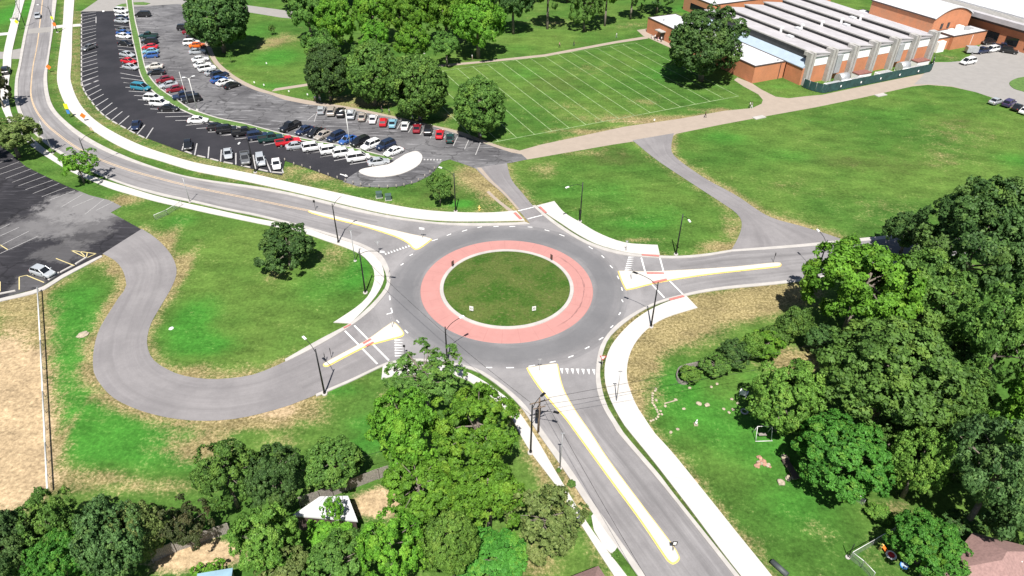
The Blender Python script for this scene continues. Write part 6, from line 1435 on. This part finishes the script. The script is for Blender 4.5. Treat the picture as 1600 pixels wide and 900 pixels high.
# ------------------------------------------------------------------ people
SK = {}
def person_mesh(pose):
    if pose in SK: return SK[pose]
    w = .22 if pose == 'walk' else .03
    sit = pose == 'sit'
    if sit:
        J = {'pel': (0, 0, .5), 'ab': (0, .02, .68), 'ch': (0, .03, .9), 'ne': (0, .02, 1.08), 'he': (0, 0, 1.2), 'top': (0, 0, 1.3)}
        leg = lambda s: [(s*.1, -.02, .48), (s*.12, -.42, .48), (s*.12, -.42, .08), (s*.12, -.56, .04)]
    else:
        J = {'pel': (0, 0, .95), 'ab': (0, 0, 1.12), 'ch': (0, .01, 1.32), 'ne': (0, 0, 1.5), 'he': (0, -.01, 1.62), 'top': (0, -.01, 1.73)}
        leg = lambda s: [(s*.1, 0, .88), (s*.11, -s*w*.7-.03, .48), (s*.12, -s*w*1.1+.04, .09), (s*.12, -s*w*1.1-.12, .04)]
    V = []; E = []; Rr = []
    def add(p, r, prev=None):
        V.append(p); Rr.append(r)
        if prev is not None: E.append((prev, len(V)-1))
        return len(V)-1
    pel = add(J['pel'], .15); ab = add(J['ab'], .13, pel); ch = add(J['ch'], .16, ab); ne = add(J['ne'], .06, ch); he = add(J['he'], .095, ne); add(J['top'], .075, he)
    for s in (-1, 1):
        k = pel
        for p, r in zip(leg(s), (.095, .07, .05, .045)): k = add(p, r, k)
        z = J['ch'][2]
        k = add((s*.2, 0, z+.08), .065, ch); k = add((s*.26, s*w*.5, z-.2), .045, k); k = add((s*.26, s*w-.12, z-.42), .035, k); add((s*.26, s*w-.18, z-.5), .035, k)
    me = bpy.data.meshes.new('tmp'); me.from_pydata(V, E, []); o = bpy.data.objects.new('tmp', me); COL.objects.link(o)
    sk = o.modifiers.new('s', 'SKIN'); sb = o.modifiers.new('b', 'SUBSURF'); sb.levels = 1; sb.render_levels = 1
    for i, v in enumerate(me.skin_vertices[0].data): v.radius = (Rr[i], Rr[i]*.85); v.use_root = (i == 0)
    dg = bpy.context.evaluated_depsgraph_get()
    out = bpy.data.meshes.new_from_object(o.evaluated_get(dg)); out.name = 'person_body'
    bpy.data.objects.remove(o); bpy.data.meshes.remove(me)
    out.materials.clear()
    for m in ('red', 'black', 'skin'): out.materials.append(MT[m])
    zn, zp = J['ne'][2], J['pel'][2]
    for p in out.polygons:
        c = p.center; p.use_smooth = True
        p.material_index = 2 if c.z > zn-.01 or (abs(c.x) > .225 and c.z < zn-.42 and c.z > zp-.3) else (0 if c.z > zp+.03 else 1)
    bm = bmesh.new(); bmesh.ops.create_icosphere(bm, subdivisions=2, radius=.115)
    for v in bm.verts: v.co = Vector((J['he'][0]+v.co.x*.95, J['he'][1]+.015+v.co.y, J['he'][2]+.045+max(v.co.z, -.02 if v.co.y < .02 else -.1)))
    hm = bpy.data.meshes.new('hair'); bm.to_mesh(hm); bm.free(); hm.materials.append(MT['hair'])
    SK[pose] = (out, hm); return SK[pose]
def person(px, py, pose, top, legs, face, label, hair='hair', z=0.0):
    b, hm = person_mesh(pose)
    p = G(px, py); o = bpy.data.objects.new('person', b); COL.objects.link(o); o.location = (p.x, p.y, .03); o.rotation_euler = (0, 0, face)
    for i, m in ((0, top), (1, legs)): o.material_slots[i].link = 'OBJECT'; o.material_slots[i].material = m
    h = bpy.data.objects.new('hair', hm); link(h, o)
    tag(o, label, 'person', 'people on the school paths')
CL_ = {k: basic('cloth_'+k, c, .9, .08, 4) for k, c in dict(white=(.68,.68,.67), black=(.014,.014,.016), navy=(.02,.03,.07), red=(.4,.03,.04), grey=(.22,.22,.23), brown=(.13,.07,.04), pink=(.5,.25,.27), khaki=(.38,.31,.2)).items()}
for a in [(874,74.5,'walk','pink','black',1.3,'person in pink top and dark trousers walking on the path above the field'),(896.5,72,'walk','black','navy',1.3,'person all in dark clothes walking behind the one in pink'),(963,59.5,'walk','white','grey',-1.8,'person in white top walking on the path near the brick block'),(699,98,'walk','grey','black',1.3,'person in grey top on the path under the grove'),(738,93.5,'stand','white','khaki',1.3,'person in white top standing on the path under the grove'),
          (1101.5,184,'walk','brown','black',1.2,'person in dark brown clothes walking on the tan lane below the field'),(1171,169,'walk','white','black',-1.9,'person with white top walking at the bend of the tan lane'),(1174,169.5,'walk','grey','white',-1.9,'person in white trousers beside the one at the bend'),(1216,117,'stand','white','white',0,'person in all white on the small lawn by the brick block'),
          (597,176,'walk','black','navy',1.8,'left person of a pair on the footpath below the round trees'),(608.5,179.5,'walk','grey','black',1.8,'right person of a pair on the footpath below the round trees'),(751,219,'walk','white','brown',1.8,'person in white top under the round tree at the field corner'),(493,159,'stand','white','khaki',.4,'person in white standing at the footpath junction'),(500,157,'walk','khaki','white',.4,'person in tan top by the darkest round tree'),(598.5,160,'stand','brown','grey',0,'person in brown shaded under the second round tree'),
          (645,190,'walk','white','black',1.8,'person in white top in the shade behind the dark red sedan'),(657,192,'walk','grey','navy',1.8,'person in grey in the shade behind the black suv'),(1018,60,'sit','grey','white',.8,'seated person leftmost of the group by the block door'),(1023,62,'stand','white','navy',.8,'standing person in white in the group by the block door'),(1028,64,'sit','pink','white',.8,'seated person in pink in the group by the block door'),(1033,65.5,'stand','white','black',.8,'rightmost person of the group by the block door')]:
    person(a[0], a[1], a[2], CL_[a[3]], CL_[a[4]], a[5], a[6])
